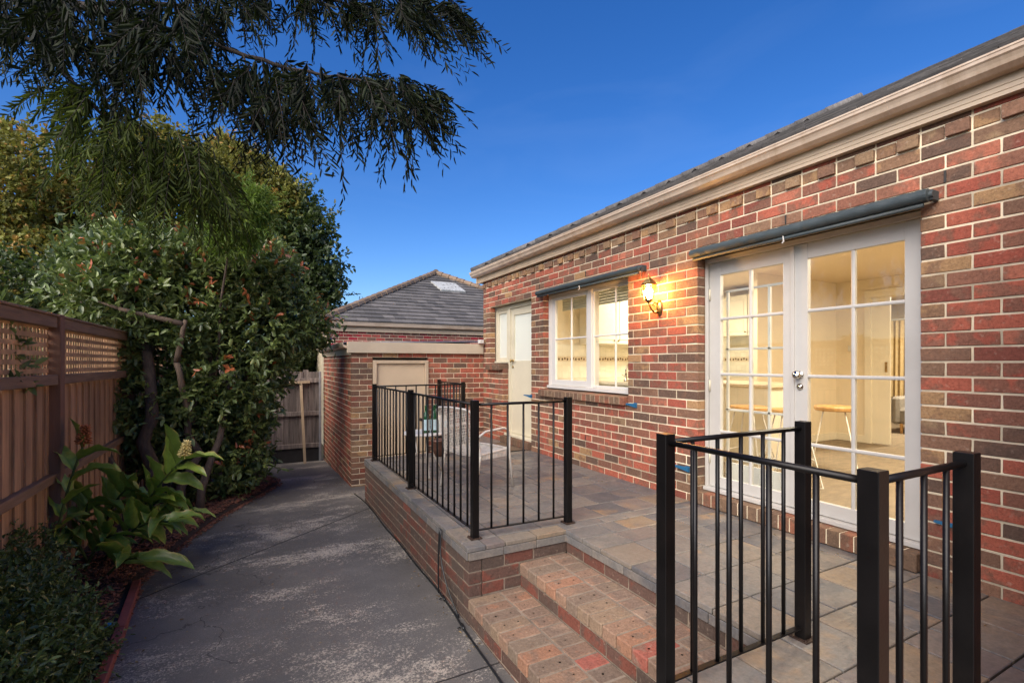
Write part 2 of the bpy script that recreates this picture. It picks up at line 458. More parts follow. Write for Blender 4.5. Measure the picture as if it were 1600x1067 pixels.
def concrete_mat():
    t = NT('worn_grey_concrete')
    co = t.coord()
    base = t.ramp(t.noise(1.3, co, 6, 0.65), [(0.3, (0.088, 0.082, 0.076)), (0.55, (0.118, 0.110, 0.101)), (0.75, (0.165, 0.153, 0.138))])
    fine = t.noise(140, co, 3, 0.7)
    base = t.mix(1.0, base, t.ramp(fine, [(0.3, 0.72), (0.7, 1.25)]), 'MULTIPLY')
    # pale areas where the grey coating has worn off
    co2 = t.coord(rot=(0, 0, R(-38)), scale=(0.7, 1.3, 1))
    area = t.ramp(t.noise(1.5, co2, 8, 0.75, 0.2), [(0.40, 0.0), (0.62, 1.0)])
    fl = t.noise(62, co, 12, 0.85)
    wear = t.ramp(t.math('ADD', fl, t.math('MULTIPLY', area, 0.17)), [(0.625, 0.0), (0.66, 1.0)])
    wear2 = t.ramp(t.noise(60, co, 6, 0.8), [(0.665, 0.0), (0.70, 0.6)])
    wear = t.math('MAXIMUM', wear, wear2)
    c = t.mix(t.math('MULTIPLY', wear, 0.7), base, (0.50, 0.44, 0.36))
    # straight control joints and a few hairline cracks
    sep = t.n('SeparateXYZ', {0: t.n('TexCoord').outputs['Object']})
    x, y = sep.outputs[0], sep.outputs[1]
    wob = t.math('MULTIPLY', t.math('SUBTRACT', t.noise(9, co, 3), 0.5), 0.02)
    jt = None
    for (x0, y0, x1, y1, w) in ((-0.804, 4.614, 1.339, 6.298, 0.008), (0.0, 2.60, 1.25, 2.608, 0.006), (-0.5, 9.6, 1.29, 9.33, 0.007)):
        nx, ny = (y1 - y0), -(x1 - x0)
        L = math.hypot(nx, ny); nx /= L; ny /= L
        d = t.math('ADD', t.math('ADD', t.math('MULTIPLY', x, nx), t.math('MULTIPLY', y, ny)), -(nx * x0 + ny * y0))
        d = t.math('ABSOLUTE', t.math('ADD', d, wob))
        k = t.math('LESS_THAN', d, w)
        jt = k if jt is None else t.math('MAXIMUM', jt, k)
    vor = t.n('TexVoronoi', {'Vector': t.n('VectorMath', {0: co, 1: t.n('TexNoise', {'Scale': 2.5, 'Detail': 5, 'Vector': co}).outputs['Color']}, operation='ADD').outputs[0], 'Scale': 0.55}, feature='DISTANCE_TO_EDGE')
    crack = t.math('MULTIPLY', t.math('LESS_THAN', vor.outputs[0], 0.0035), t.ramp(t.noise(0.7, co, 1), [(0.5, 0.0), (0.55, 0.6)]))
    dk = t.math('MAXIMUM', jt, crack)
    c = t.mix(dk, c, (0.02, 0.018, 0.016))
    h = t.math('ADD', t.math('MULTIPLY', fine, 0.35), t.math('SUBTRACT', t.math('MULTIPLY', wear, -0.5), t.math('MULTIPLY', dk, 2.0)))
    rg = t.math('ADD', t.math('MULTIPLY', wear, 0.2), 0.62)
    return t.done(t.bsdf(Base_Color=c, Roughness=rg, Normal=t.bump(h, 0.35, 0.002)))


M_CONC = concrete_mat()


def slate_mat():
    t = NT('riven_slate')
    co = t.n('TexCoord').outputs['Object']
    r, g, b = t.rnd()
    off = t.n('CombineXYZ', {0: t.math('MULTIPLY', b, 31.0), 1: t.math('MULTIPLY', g, 17.0), 2: 0.0}).outputs[0]
    co2 = t.n('VectorMath', {0: co, 1: off}, operation='ADD').outputs[0]
    base = t.ramp(r, [(0.0, (0.105, 0.105, 0.108)), (0.22, (0.14, 0.137, 0.134)), (0.42, (0.175, 0.165, 0.15)), (0.60, (0.19, 0.162, 0.13)), (0.76, (0.155, 0.13, 0.12)), (0.90, (0.23, 0.175, 0.12))], 'CONSTANT')
    n1 = t.noise(3.2, co2, 5, 0.6, 0.6)
    c = t.mix(t.ramp(n1, [(0.44, 0.0), (0.62, 0.55)]), base, (0.225, 0.19, 0.155))
    c = t.mix(t.ramp(t.noise(5.0, co2, 4, 0.6, 1.0), [(0.50, 0.0), (0.64, 0.5)]), c, (0.095, 0.097, 0.10))
    c = t.mix(t.math('MULTIPLY', t.ramp(t.noise(2.6, co2, 4, 0.6), [(0.58, 0.0), (0.70, 0.8)]), g), c, (0.34, 0.215, 0.11))
    c = t.mix(1.0, c, t.ramp(t.noise(55, co2, 5, 0.7), [(0.3, 0.75), (0.7, 1.25)]), 'MULTIPLY')
    co3 = t.n('Mapping', {'Vector': co2, 'Scale': (1.0, 5.0, 1.0), 'Rotation': (0, 0, 0.5)}).outputs[0]
    lay = t.noise(5.0, co3, 6, 0.6, 0.5)
    h = t.math('ADD', t.math('MULTIPLY', t.math('FRACT', t.math('MULTIPLY', lay, 4.0)), 0.5), t.math('MULTIPLY', t.noise(30, co2, 4), 0.8))
    rg = t.ramp(t.noise(7, co2, 3), [(0.3, 0.28), (0.7, 0.55)])
    return t.done(t.bsdf(Base_Color=c, Roughness=rg, Normal=t.bump(h, 0.35, 0.004)))


M_SLATE = slate_mat()
M_GROUT = simple('slate_grout', (0.21, 0.18, 0.135), 0.95, 14, 0.4, 90, 0.6)


def roof_mat():
    t = NT('grey_roof_tile')
    co = t.n('TexCoord').outputs['Object']
    r, g, b = t.rnd()
    base = t.ramp(r, [(0.0, (0.065, 0.062, 0.06)), (1.0, (0.135, 0.125, 0.118))])
    st = t.noise(14, t.coord(scale=(6, 0.8, 0.8)), 5, 0.7)
    c = t.mix(1.0, base, t.ramp(st, [(0.3, 0.6), (0.7, 1.5)]), 'MULTIPLY')
    c = t.mix(t.ramp(t.noise(1.2, co, 5, 0.7), [(0.52, 0.0), (0.7, 0.35)]), c, (0.20, 0.185, 0.165))
    return t.done(t.bsdf(Base_Color=c, Roughness=0.8, Normal=t.bump(st, 0.5, 0.006)))


M_ROOF = roof_mat()


def leaf_mat(name, cols, red=None, rough=0.38, trans=0.22, tcol=(0.18, 0.30, 0.04), spec=0.5):
    t = NT(name)
    r, g, b = t.rnd()
    n = len(cols)
    c = t.ramp(r, [(i / max(1, n - 1), k) for i, k in enumerate(cols)])
    c = t.mix(1.0, c, t.ramp(g, [(0.0, 0.55), (1.0, 1.45)]), 'MULTIPLY')
    if red:
        c = t.mix(t.ramp(b, [(0.5, 0.0), (0.55, 1.0)], 'CONSTANT'), c, red)
    bs = t.bsdf(Base_Color=c, Roughness=rough, Specular_IOR_Level=spec)
    tr = t.n('BsdfTranslucent', {'Color': t.mix(0.5, c, tcol)})
    return t.done(t.n('MixShader', {0: trans, 1: bs.outputs[0], 2: tr.outputs[0]}))


M_LSHRUB = leaf_mat('glossy_shrub_leaf', [(0.075, 0.10, 0.045), (0.11, 0.15, 0.055), (0.17, 0.215, 0.068), (0.26, 0.30, 0.085)], red=(0.46, 0.14, 0.06), rough=0.30)
M_LFORE = leaf_mat('shade_painted_weeping_leaf', [(0.003, 0.005, 0.003), (0.006, 0.010, 0.004), (0.013, 0.019, 0.006)], rough=0.6, spec=0.12, trans=0.10, tcol=(0.08, 0.12, 0.02))  # near-black backlit silhouette painted into the leaf colour
M_LFOREG = leaf_mat('sun_painted_weeping_leaf', [(0.022, 0.032, 0.008), (0.038, 0.055, 0.011), (0.07, 0.095, 0.015)], rough=0.6, spec=0.12, trans=0.3, tcol=(0.13, 0.18, 0.02))  # same leaf in lighter greens, sunlight painted into the colour
M_LYEL = leaf_mat('olive_autumn_leaf', [(0.12, 0.135, 0.028), (0.20, 0.205, 0.038), (0.30, 0.26, 0.05)], red=(0.36, 0.20, 0.04), rough=0.6, trans=0.35, tcol=(0.25, 0.25, 0.05))
M_LDARK = leaf_mat('dark_evergreen_leaf', [(0.026, 0.040, 0.016), (0.048, 0.070, 0.024), (0.09, 0.115, 0.035)], red=(0.16, 0.13, 0.03), rough=0.5)
M_LSMALL = leaf_mat('small_hedge_leaf', [(0.055, 0.078, 0.024), (0.09, 0.125, 0.036), (0.16, 0.20, 0.055)], rough=0.3)
M_LLIME = leaf_mat('fine_lime_foliage', [(0.08, 0.13, 0.015), (0.12, 0.19, 0.02), (0.17, 0.25, 0.03)], rough=0.5, trans=0.4)


def ginger_mat():
    t = NT('ginger_leaf')
    r, g, b = t.rnd()
    c = t.ramp(r, [(0.0, (0.14, 0.21, 0.035)), (0.6, (0.22, 0.32, 0.05)), (1.0, (0.34, 0.42, 0.08))])
    c = t.mix(1.0, c, t.ramp(t.noise(22, t.coord(), 3), [(0.3, 0.75), (0.7, 1.25)]), 'MULTIPLY')
    edge = t.math('MULTIPLY', t.ramp(g, [(0.62, 0.0), (0.92, 1.0)]), t.ramp(t.noise(16, t.coord(), 3), [(0.40, 0.0), (0.52, 1.0)]))
    c = t.mix(edge, c, (0.55, 0.42, 0.12))
    c = t.mix(t.ramp(b, [(0.85, 0.0), (0.98, 0.6)]), c, (0.16, 0.25, 0.07))
    bs = t.bsdf(Base_Color=c, Roughness=0.33)
    tr = t.n('BsdfTranslucent', {'Color': (0.12, 0.25, 0.03)})
    return t.done(t.n('MixShader', {0: 0.22, 1: bs.outputs[0], 2: tr.outputs[0]}))


M_GINGER = ginger_mat()
M_GSTEM = simple('ginger_stem', (0.06, 0.09, 0.025), 0.4, 10, 0.3)
M_FLOWER = simple('yellow_ginger_flower', (0.78, 0.60, 0.24), 0.5, 30, 0.4)
M_FLOWERO = simple('orange_ginger_flower', (0.42, 0.13, 0.04), 0.6, 30, 0.4)

# ------------------------------------------------------------------ the setting: ground, path, bed
D = -1.26          # terrace level below the camera
W = 3.54           # plane of the house wall
ZC = -0.0768       # a bed joint of the brickwork
PITCH = 0.086
rng = random.Random(7)


def path_z(x, y):
    if y < 3: return -1.785
    if y < 6.55: return -1.785 - (y - 3) / 3.55 * 0.03
    if y < 7.8: return -1.815 - (y - 6.55) / 1.25 * 0.095
    return -1.91 - (y - 7.8) * 0.05


m = MB()
m.box((-300, -300, -2.5), (300, 300, -2.30))
m.build('ground', M_LAND, kind='structure')

m = MB()
xs = [-2.6 + i * 0.2 for i in range(33)]
ys = [-2.0 + i * 0.25 for i in range(55)]
vs = [(x, y, path_z(x, y)) for y in ys for x in xs]
fs = [(j * 33 + i, j * 33 + i + 1, (j + 1) * 33 + i + 1, (j + 1) * 33 + i) for j in range(54) for i in range(32)]
m.add(vs, fs)
m.build('path', M_CONC, smooth=True, kind='structure')

# garden bed: soil between the fence and the slanting edge of the path
BED = [(-0.72, -1.9), (-0.76, 2.6), (-0.86, 4.9), (-0.55, 6.1), (-0.18, 7.25), (0.33, 8.62), (0.30, 9.2), (-0.3, 11.0)]


def bed_edge(y):
    for (x0, y0), (x1, y1) in zip(BED, BED[1:]):
        if y0 <= y <= y1:
            return x0 + (x1 - x0) * (y - y0) / (y1 - y0)
    return BED[-1][0]


m = MB()
NX = 14
rows = []
y = -1.9
while y < 11.0:
    e = bed_edge(y); rows.append([(-2.4 + (e + 2.4) * (i / NX), y) for i in range(NX + 1)]); y += 0.12
vs = []
for rw in rows:
    for i, (x, y) in enumerate(rw):
        z = path_z(x, y) + (0.035 if i == NX else 0.05 + 0.02 * math.sin(x * 5 + y * 3) + 0.015 * rng.random())
        vs.append((x, y, z))
fs = [(j * (NX + 1) + i, j * (NX + 1) + i + 1, (j + 1) * (NX + 1) + i + 1, (j + 1) * (NX + 1) + i) for j in range(len(rows) - 1) for i in range(NX)]
m.add(vs, fs)
m.build('garden_bed', M_SOIL, smooth=True, kind='structure')

m = MB()
for k in range(9000):
    y = rng.uniform(2.2, 9.4)
    e = bed_edge(y)
    x = e + 0.02 - abs(rng.gauss(0, 0.42))
    if rng.random() < 0.04: x = e + rng.uniform(0, 0.06)
    if x < -2.3: continue
    z = path_z(x, y) + rng.uniform(0.05, 0.085) if x < e - 0.05 else path_z(x, y) + 0.02
    L, w = rng.uniform(0.012, 0.05), rng.uniform(0.006, 0.016)
    M = Matrix.Translation((x, y, z)) @ Matrix.Rotation(rng.uniform(0, 6.28), 4, 'Z') @ Matrix.Rotation(rng.gauss(0, 0.35), 4, 'X') @ Matrix.Rotation(rng.gauss(0, 0.3), 4, 'Y')
    q = rng.random()
    m.box((-L / 2, -w / 2, -0.002), (L / 2, w / 2, 0.003), 0, (q * q * 3.2 - 0.6, q, q), M)
m.build('bark_mulch', M_MULCH, kind='stuff')

# ------------------------------------------------------------------ brickwork
def brickwork(mb, T, u0, u1, zlo, zhi, holes=(), phase=0.0, depth=0.10, seed=1, zc=ZC, tanrow=None, edges=(), mort=True, skew=0.35, proud=None, dmi=0):
    """real bricks: T maps (u, n, z) to world, n points out of the wall. holes: (ua, ub, za, zb)"""
    rg = random.Random(seed)
    n0 = math.ceil((zlo - zc) / PITCH - 0.5); n1 = math.floor((zhi - zc) / PITCH + 0.5)
    for n in range(n0, n1):
        a, b = max(zlo, zc + n * PITCH), min(zhi, zc + (n + 1) * PITCH)
        if n == n0: a = zlo
        if n == n1 - 1: b = zhi
        mid = (a + b) / 2
        segs = [(u0, u1)]
        for (ha, hb, za, zb) in holes:
            if za < mid < zb:
                ns = []
                for (s, e) in segs:
                    if hb <= s or ha >= e: ns.append((s, e)); continue
                    if ha > s: ns.append((s, ha))
                    if hb < e: ns.append((hb, e))
                segs = ns
        for (s, e) in segs:
            if mort:
                lo, hi = s + 0.006, e - 0.006
                vs = [T(u, nn, z) for u in (lo, hi) for nn in (-depth, -0.005) for z in (a, b)]
                mb.add(vs, outward(vs, [(0, 1, 3, 2), (4, 6, 7, 5), (0, 4, 5, 1), (2, 3, 7, 6), (0, 2, 6, 4), (1, 5, 7, 3)]), 1, (rg.random(),) * 3)
            off = phase + (0.12 if n % 2 else 0.0)
            k = math.floor((s - off) / 0.24)
            cuts = [s]
            u = off + (k + 1) * 0.24
            while u < e - 1e-4:
                if u - s > 0.055 and e - u > 0.055: cuts.append(u)
                u += 0.24
            cuts.append(e)
            for i in range(len(cuts) - 1):
                ca = cuts[i] + (0.005 if i > 0 else 0); cb = cuts[i + 1] - (0.005 if i < len(cuts) - 2 else 0)
                parts = [(ca, cb)]
                if tanrow is not None and n in tanrow and cb - ca > 0.18:
                    mm = (ca + cb) / 2; parts = [(ca, mm - 0.005), (mm + 0.005, cb)]
                for pi, (pa, pb) in enumerate(parts):
                    r0 = rg.random() ** (1.0 + skew)
                    for ed in edges:
                        if (abs(pa - ed) < 0.02 or abs(pb - ed) < 0.02) and rg.random() < 0.75: r0 = rg.uniform(0.55, 1.0)
                    pr = rg.uniform(-0.0015, 0.0015)
                    if tanrow is not None and n in tanrow:
                        r0 = rg.choice((0.9, 0.97, 0.70, 0.9, 0.97, 0.9))
                        if pi == 1 or len(parts) == 1: pr = 0.022
                    c = (min(0.999, r0), rg.random(), rg.random())
                    tmp = MB()
                    tmp.box((pa, -depth + 0.004, a + 0.006), (pb, pr, b - 0.006), dmi, c, None, 0.003)
                    J = lambda: rg.uniform(-0.0013, 0.0013)
                    vs = [T(p[0] + J(), p[1] + J() * 0.6, p[2] + J()) for p in tmp.v]
                    mb.add(vs, outward(vs, tmp.f), dmi, c)


def T_house(u, n, z): return (W - n, u, z)            # u = Y, outward = -X

house = thing('brick_house', 'long red and brown brick house with cream eaves, white windows and a glazed double door', 'house')
OP_TOP = ZC + 12 * PITCH - 0.005            # 0.950
FD0, FD1, FDB = 1.445, 3.113, -1.14
KW0, KW1, KWB = 4.046, 5.782, ZC - 3 * PITCH      # kitchen window above its brick sill
BD0, BD1 = 6.119, 7.03
SL1, SLB = 7.513, ZC + 1 * PITCH
holes = [(FD0, FD1, -2, OP_TOP), (KW0, KW1, KWB - 0.09, OP_TOP), (BD0, BD1, -2, OP_TOP), (BD1 - 0.01, SL1, SLB - 0.09, OP_TOP)]
m = MB()
brickwork(m, T_house, 0.54, 7.80, D - 0.04, 1.47, holes, phase=1.325, seed=3, tanrow=(16,), edges=(FD0, FD1, KW0, KW1, BD0, SL1, 7.8))
# the skin between bricks and rooms so no light leaks
m.build('wall', [M_BRICK, M_MORTAR], house)
# near wing standing forward of the wall
m = MB()
def T_wing(u, n, z): return (1.92 - n, u, z)
brickwork(m, T_wing, -1.2, 0.54, -1.8, 1.47, seed=5, phase=0.30)
def T_wing2(u, n, z): return (u, 0.54 + n, z)
brickwork(m, T_wing2, 2.03, 3.42, -1.8, 1.47, seed=6, phase=0.10)
m.build('side_wall', [M_BRICK, M_MORTAR], house)

# weep holes: dark open perpends
m = MB()
for y, n in ((1.325, 13), (2.285, 13), (3.72, 13), (4.80, 13), (5.88, 13), (7.2, 13), (1.325, -10), (3.485, -10), (4.805, -10)):
    z = ZC + n * PITCH
    m = MB(); m.box((W - 0.004, y - 0.005, z + 0.008), (W + 0.03, y + 0.006, z + 0.078)); m.build('weep_hole', M_DARKP, house)

# eave: fascia with two grooves, ogee gutter
m = MB()
FY0, FY1 = 0.56, 7.90
m.prism([(0, 1.414), (0, 1.437), (0.006, 1.439), (0.0, 1.441), (0, 1.466), (0.006, 1.468), (0, 1.470), (0, 1.535), (0.05, 1.535), (0.05, 1.414)], (3.488, FY0, 0), (3.488, FY1, 0))
m.box((3.46, FY1, 1.414), (12.0, FY1 + 0.03, 1.535))
m.build('fascia', M_TRIM, house)
m = MB()
gp = [(0.12, 1.515), (0.06, 1.515), (0.03, 1.535), (0.022, 1.555), (0.012, 1.572), (0.002, 1.580), (0, 1.597), (-0.004, 1.600), (-0.004, 1.610), (0.006, 1.612), (0.008, 1.600), (0.02, 1.58), (0.12, 1.56)]
m.prism(gp, (3.366, FY0, 0), (3.366, FY1 + 0.12, 0))
m.build('gutter', M_GUTTER, house, smooth=False)
m = MB()
m.prism([(b, a) for b, a in [(0.12, 0), (0.0, 0.0), (0.0, -0.05), (0.12, -0.05)]], (3.4, FY1 + 0.0, 1.6), (12, FY1 + 0.0, 1.6), ax=((0, 1, 0), (0, 0, 1)))
m.build('gutter', M_GUTTER, house)
for gy in (1.55, 3.59, 6.3):
    m = MB(); m.prism([(a - 0.002 if a < 0.1 else a, b - 0.001) for a, b in gp], (3.366, gy, 0), (3.366, gy + 0.018, 0)); m.build('gutter_joint', M_GUTTER, house)
m = MB()
m.box((3.49, FY0, 1.49), (4.2, FY1, 1.50))
m.build('soffit', M_TRIM, house)


def roof_plane(mb, O, eu, ev, nrm, rows, LF, RF, tw=0.30, th=0.30, seed=0, mi=0, thick=0.03):
    rg = random.Random(seed)
    O, eu, ev, nrm = Vector(O), Vector(eu).normalized(), Vector(ev).normalized(), Vector(nrm).normalized()
    for j in range(rows):
        b0, b1 = j * th, (j + 1) * th + 0.03
        l, r = LF(b0 + th / 2), RF(b0 + th / 2)
        if r - l < 0.05: continue
        a = l - ((l + (tw / 2 if j % 2 else 0)) % tw)
        while a < r:
            s, e = max(a, l), min(a + tw, r)
            if e - s > 0.02:
                dz = rg.uniform(-0.003, 0.003)
                vs = []
                for (aa, bb, h) in ((s + .003, b0, thick + dz), (e - .003, b0, thick + dz), (e - .003, b1, 0.004), (s + .003, b1, 0.004),
                                    (s + .003, b0, 0.0), (e - .003, b0, 0.0), (e - .003, b1, -0.01), (s + .003, b1, -0.01)):
                    vs.append(tuple(O + eu * aa + ev * bb + nrm * h))
                mb.add(vs, [(0, 1, 2, 3), (4, 7, 6, 5), (0, 4, 5, 1), (1, 5, 6, 2), (2, 6, 7, 3), (3, 7, 4, 0)], mi, (rg.random(), rg.random(), rg.random()))
            a += tw


m = MB()
PT = 0.5095
ca = 1 / math.hypot(1, PT)
ev = Vector((1, 0, PT)).normalized()
# eave runs toward -Y from the far corner
roof_plane(m, (3.395, 7.98, 1.605), (0, -1, 0), ev, (-PT, 0, 1), 16, lambda b: b * ca, lambda b: 9.5, seed=2, tw=0.33, th=0.30, thick=0.035)
roof_plane(m, (3.395, 7.98, 1.605), (1, 0, 0), (0, -1, PT), (0, PT, 1), 14, lambda b: b * ca, lambda b: 8.4 - b * ca, seed=3, tw=0.33, th=0.30)
vsr = [(3.42, -1.5, 1.59), (3.42, 7.95, 1.59), (7.6, 3.77, 3.72), (7.6, -1.5, 3.72), (11.8, 7.95, 1.59), (11.8, -1.5, 1.59)]
m.add(vsr, [(0, 3, 2, 1), (1, 2, 4), (2, 3, 5, 4)], 0, (0.3, 0.3, 0.3))
roof = m.build('roof', M_ROOF, house)
m = MB()
for i in range(15):
    p = Vector((3.40, 7.97, 1.63)).lerp(Vector((7.56, 3.81, 3.76)), i / 15); q = Vector((3.40, 7.97, 1.63)).lerp(Vector((7.56, 3.81, 3.76)), (i + 1.08) / 15)
    m.tube([p, q], [0.07, 0.06], 8, 0, (rng.random(),) * 3)
m.build('ridge_cap', M_ROOF, roof, smooth=True)

# ------------------------------------------------------------------ joinery helpers (frames in planes X = const)
def ybox(mb, x0, x1, y0, y1, z0, z1, bev=0.002, mi=0):
    mb.box((x0, y0, z0), (x1, y1, z1), mi, (0.5, 0.5, 0.5), None, bev)


def sash(parent, name, X, y0, y1, z0, z1, stile, top, bot, vbars, hbars, th=0.04, mat=None, barw=0.02, pane_mat=None, hb_range=None):
    """glazed leaf: perimeter members, moulded glazing bars (mesh), one pane child"""
    mat = mat or M_WHITE
    mb = MB()
    ybox(mb, X, X + th, y0, y0 + stile[0], z0, z1)
    ybox(mb, X, X + th, y1 - stile[1], y1, z0, z1)
    ybox(mb, X + 0.001, X + th - 0.001, y0 + stile[0], y1 - stile[1], z1 - top, z1 - 0.001)
    ybox(mb, X + 0.001, X + th - 0.001, y0 + stile[0], y1 - stile[1], z0 + 0.001, z0 + bot)
    ga, gb, gc, gd = y0 + stile[0], y1 - stile[1], z0 + bot, z1 - top
    for yv in vbars:
        mb.prism([(0.004, -barw / 2), (-0.0, -barw * 0.2), (-0.0, barw * 0.2), (0.004, barw / 2), (th - 0.012, barw / 2), (th - 0.012, -barw / 2)], (X + 0.006, yv, gc - 0.002), (X + 0.006, yv, gd + 0.002), ax=((1, 0, 0), (0, 1, 0)))
    for zv in hbars:
        mb.prism([(0.004, -barw / 2), (0.0, -barw * 0.2), (0.0, barw * 0.2), (0.004, barw / 2), (th - 0.014, barw / 2), (th - 0.014, -barw / 2)], (X + 0.004, ga - 0.002, zv), (X + 0.004, gb + 0.002, zv), ax=((1, 0, 0), (0, 0, 1)))
    o = mb.build(name, mat, parent)
    pm = MB()
    pm.box((X + th / 2, ga - 0.004, gc - 0.004), (X + th / 2 + 0.003, gb + 0.004, gd + 0.004))
    pm.build('pane', pane_mat or M_GLASS, o)
    return o


def brick_sill(mb, y0, y1, ztop, xout, xin, h, seed, slope=0.0, pitch=0.086, mat=0, zback=None):
    rg = random.Random(seed)
    n = max(1, round((y1 - y0) / pitch)); p = (y1 - y0) / n
    for i in range(n):
        a, b = y0 + i * p, y0 + (i + 1) * p
        c = (rg.random(), rg.random(), rg.random())
        tmp = MB(); tmp.box((xout, a + 0.004, ztop - h), (xin, b - 0.004, ztop + rg.uniform(-0.001, 0.001)), 0, c, None, 0.004)
        vs = [(x, y, z + slope * (x - xin)) for x, y, z in tmp.v]
        mb.add(vs, outward(vs, tmp.f), mat, c)
    tmp = MB(); tmp.box((xout + 0.006, y0 + 0.012, ztop - h + 0.006), (xin - 0.004, y1 - 0.012, ztop - 0.005), 0, (0.5, 0.5, 0.5))
    mb.add([(x, y, z + slope * (x - xin)) for x, y, z in tmp.v], tmp.f, 1)


# --- glazed double door
XD = 3.655
m = MB()
ybox(m, 3.63, 3.75, FD0 + 0.004, FD0 + 0.034, FDB + 0.03, OP_TOP - 0.004)
ybox(m, 3.63, 3.75, FD1 - 0.034, FD1 - 0.004, FDB + 0.03, OP_TOP - 0.004)
ybox(m, 3.632, 3.75, FD0 + 0.034, FD1 - 0.034, 0.905, OP_TOP - 0.006)
ybox(m, 3.60, 3.75, FD0 + 0.006, FD1 - 0.006, FDB, FDB + 0.03)
fdo = m.build('double_door', M_DOORW, house)
MY = 2.297
for nm, (a, b, ga, gb, vb) in {'left': (MY + 0.002, FD1 - 0.037, 2.383, 2.964, 2.675), 'right': (FD0 + 0.037, MY - 0.002, 1.5736, 2.189, 1.88)}.items():
    lf = sash(fdo, 'door_leaf', XD if nm == 'left' else XD - 0.004, a, b, FDB + 0.034, 0.90, (ga - a, b - gb), 0.115, 0.095, [vb], [0.395, -0.095, -0.605], th=0.042, barw=0.024, mat=M_DOORW)
    if nm == 'right':
        h = MB()
        Mx = Matrix.Rotation(R(-90), 4, 'Y')
        h.lathe([(0.0, 0), (0.027, 0), (0.029, 0.006), (0.024, 0.010), (0.012, 0.013), (0.011, 0.03), (0.026, 0.036), (0.032, 0.05), (0.026, 0.064), (0.0, 0.068)], 16, (XD - 0.004, 2.243, -0.085), 0, (0.5,) * 3, Mx)
        h2 = MB(); h2.lathe([(0.0, 0), (0.024, 0), (0.025, 0.008), (0.012, 0.012), (0.010, 0.016), (0.0, 0.016)], 16, (XD - 0.004, 2.243, -0.175), 0, (0.5,) * 3, Mx); h2.build('lock', M_CHROME, lf, smooth=True)
        h.build('handle', M_CHROME, lf, smooth=True)
        c = MB(); ybox(c, XD - 0.014, XD - 0.003, MY - 0.012, MY + 0.018, FDB + 0.04, 0.898)
        c.build('cover_strip', M_DOORW, lf)
    else:
        for hz in (0.62, -0.20, -0.85):
            hh = MB(); hh.tube([(XD - 0.006, FD1 - 0.042, hz - 0.05), (XD - 0.006, FD1 - 0.042, hz + 0.05)], 0.007, 8)
            hh.build('hinge', M_CREAM, lf, smooth=True)
# white bar grid set behind the left leaf
m = MB()
XS = 3.83
for yy in (2.32, 2.62, 3.03): ybox(m, XS, XS + 0.02, yy - 0.012, yy + 0.012, -1.1, 0.66)
for zz in (0.66, 0.13, -0.42, -0.86): ybox(m, XS, XS + 0.018, 2.30, 3.05, zz - 0.010, zz + 0.010)
ybox(m, XS, XS + 0.02, 2.30, 3.05, -1.10, -0.90)
m.build('inner_grid', M_WHITE, fdo)
m = MB()
brick_sill(m, FD0 - 0.0, FD1 + 0.0, -1.145, 3.50, 3.745, 0.11, 4)
m.build('door_step', [M_SILL, M_MORTAR], house)

# --- kitchen window
XK = 3.625
m = MB()
ybox(m, XK, 3.74, KW0 + 0.003, KW0 + 0.038, KWB + 0.036, OP_TOP - 0.004)
ybox(m, XK, 3.74, KW1 - 0.06, KW1 - 0.003, KWB + 0.036, OP_TOP - 0.004)
ybox(m, XK + 0.002, 3.74, KW0 + 0.038, KW1 - 0.06, 0.905, OP_TOP - 0.006)
ybox(m, XK - 0.03, 3.74, KW0 + 0.003, KW1 - 0.003, KWB, KWB + 0.036)
ybox(m, XK - 0.004, 3.74, 4.795, 4.872, KWB + 0.036, 0.905)
win = m.build('window', M_WHITE, house)
sash(win, 'sash', XK + 0.008, 4.874, 5.722, KWB + 0.04, 0.903, (0.04, 0.10), 0.045, 0.075, [5.255], [0.33], th=0.035)
sash(win, 'sash', XK + 0.014, 4.085, 4.793, KWB + 0.04, 0.903, (0.025, 0.02), 0.03, 0.03, [4.38], [0.33], th=0.03)
m = MB()
for i in range(5):
    m.box((3.80, 4.1, 0.90 - i * 0.035), (3.815 + 0.006 * (i % 2), 5.70, 0.87 - i * 0.035), 0, (0.5,) * 3, None, 0.004)
m.build('roman_blind', M_CREAM, win)
m = MB()
brick_sill(m, KW0 - 0.002, KW1 + 0.06, KWB - 0.004, 3.485, 3.745, 0.085, 6, slope=0.10)
m.build('window_sill', [M_SILL, M_MORTAR], win)

# --- back door with side light
XB = 3.655
m = MB()
for a, b in ((BD0 + 0.003, BD0 + 0.045), (BD1 - 0.045, BD1 + 0.045)):
    ybox(m, XB - 0.01, XB + 0.09, a, b, -1.12, OP_TOP - 0.004)
ybox(m, XB - 0.008, XB + 0.09, BD0 + 0.045, BD1 - 0.045, 0.885, OP_TOP - 0.006)
ybox(m, XB - 0.10, XB + 0.09, BD0 + 0.004, BD1 - 0.003, -1.15, -1.12)
bdf = m.build('back_door', M_CREAM, house)
lf = sash(bdf, 'door_leaf', XB + 0.012, BD0 + 0.047, BD1 - 0.047, -1.115, 0.882, (0.10, 0.10), 0.11, 1.16, [], [], mat=M_CREAM, pane_mat=M_FROST)
h = MB()
Mx = Matrix.Rotation(R(-90), 4, 'Y')
h.lathe([(0.0, 0), (0.026, 0), (0.026, 0.008), (0.010, 0.012), (0.010, 0.03), (0.024, 0.036), (0.028, 0.05), (0.0, 0.062)], 14, (XB + 0.012, 6.92, 0.045), 0, (0.5,) * 3, Mx)
h2 = MB(); h2.lathe([(0.0, 0), (0.020, 0), (0.022, 0.010), (0.0, 0.014)], 14, (XB + 0.012, 6.92, -0.055), 0, (0.5,) * 3, Mx); h2.build('lock', M_BRASS, lf, smooth=True)
h.bar((XB - 0.02, 6.92, 0.045), (XB - 0.02, 6.83, 0.045), 0.012, 0.014)
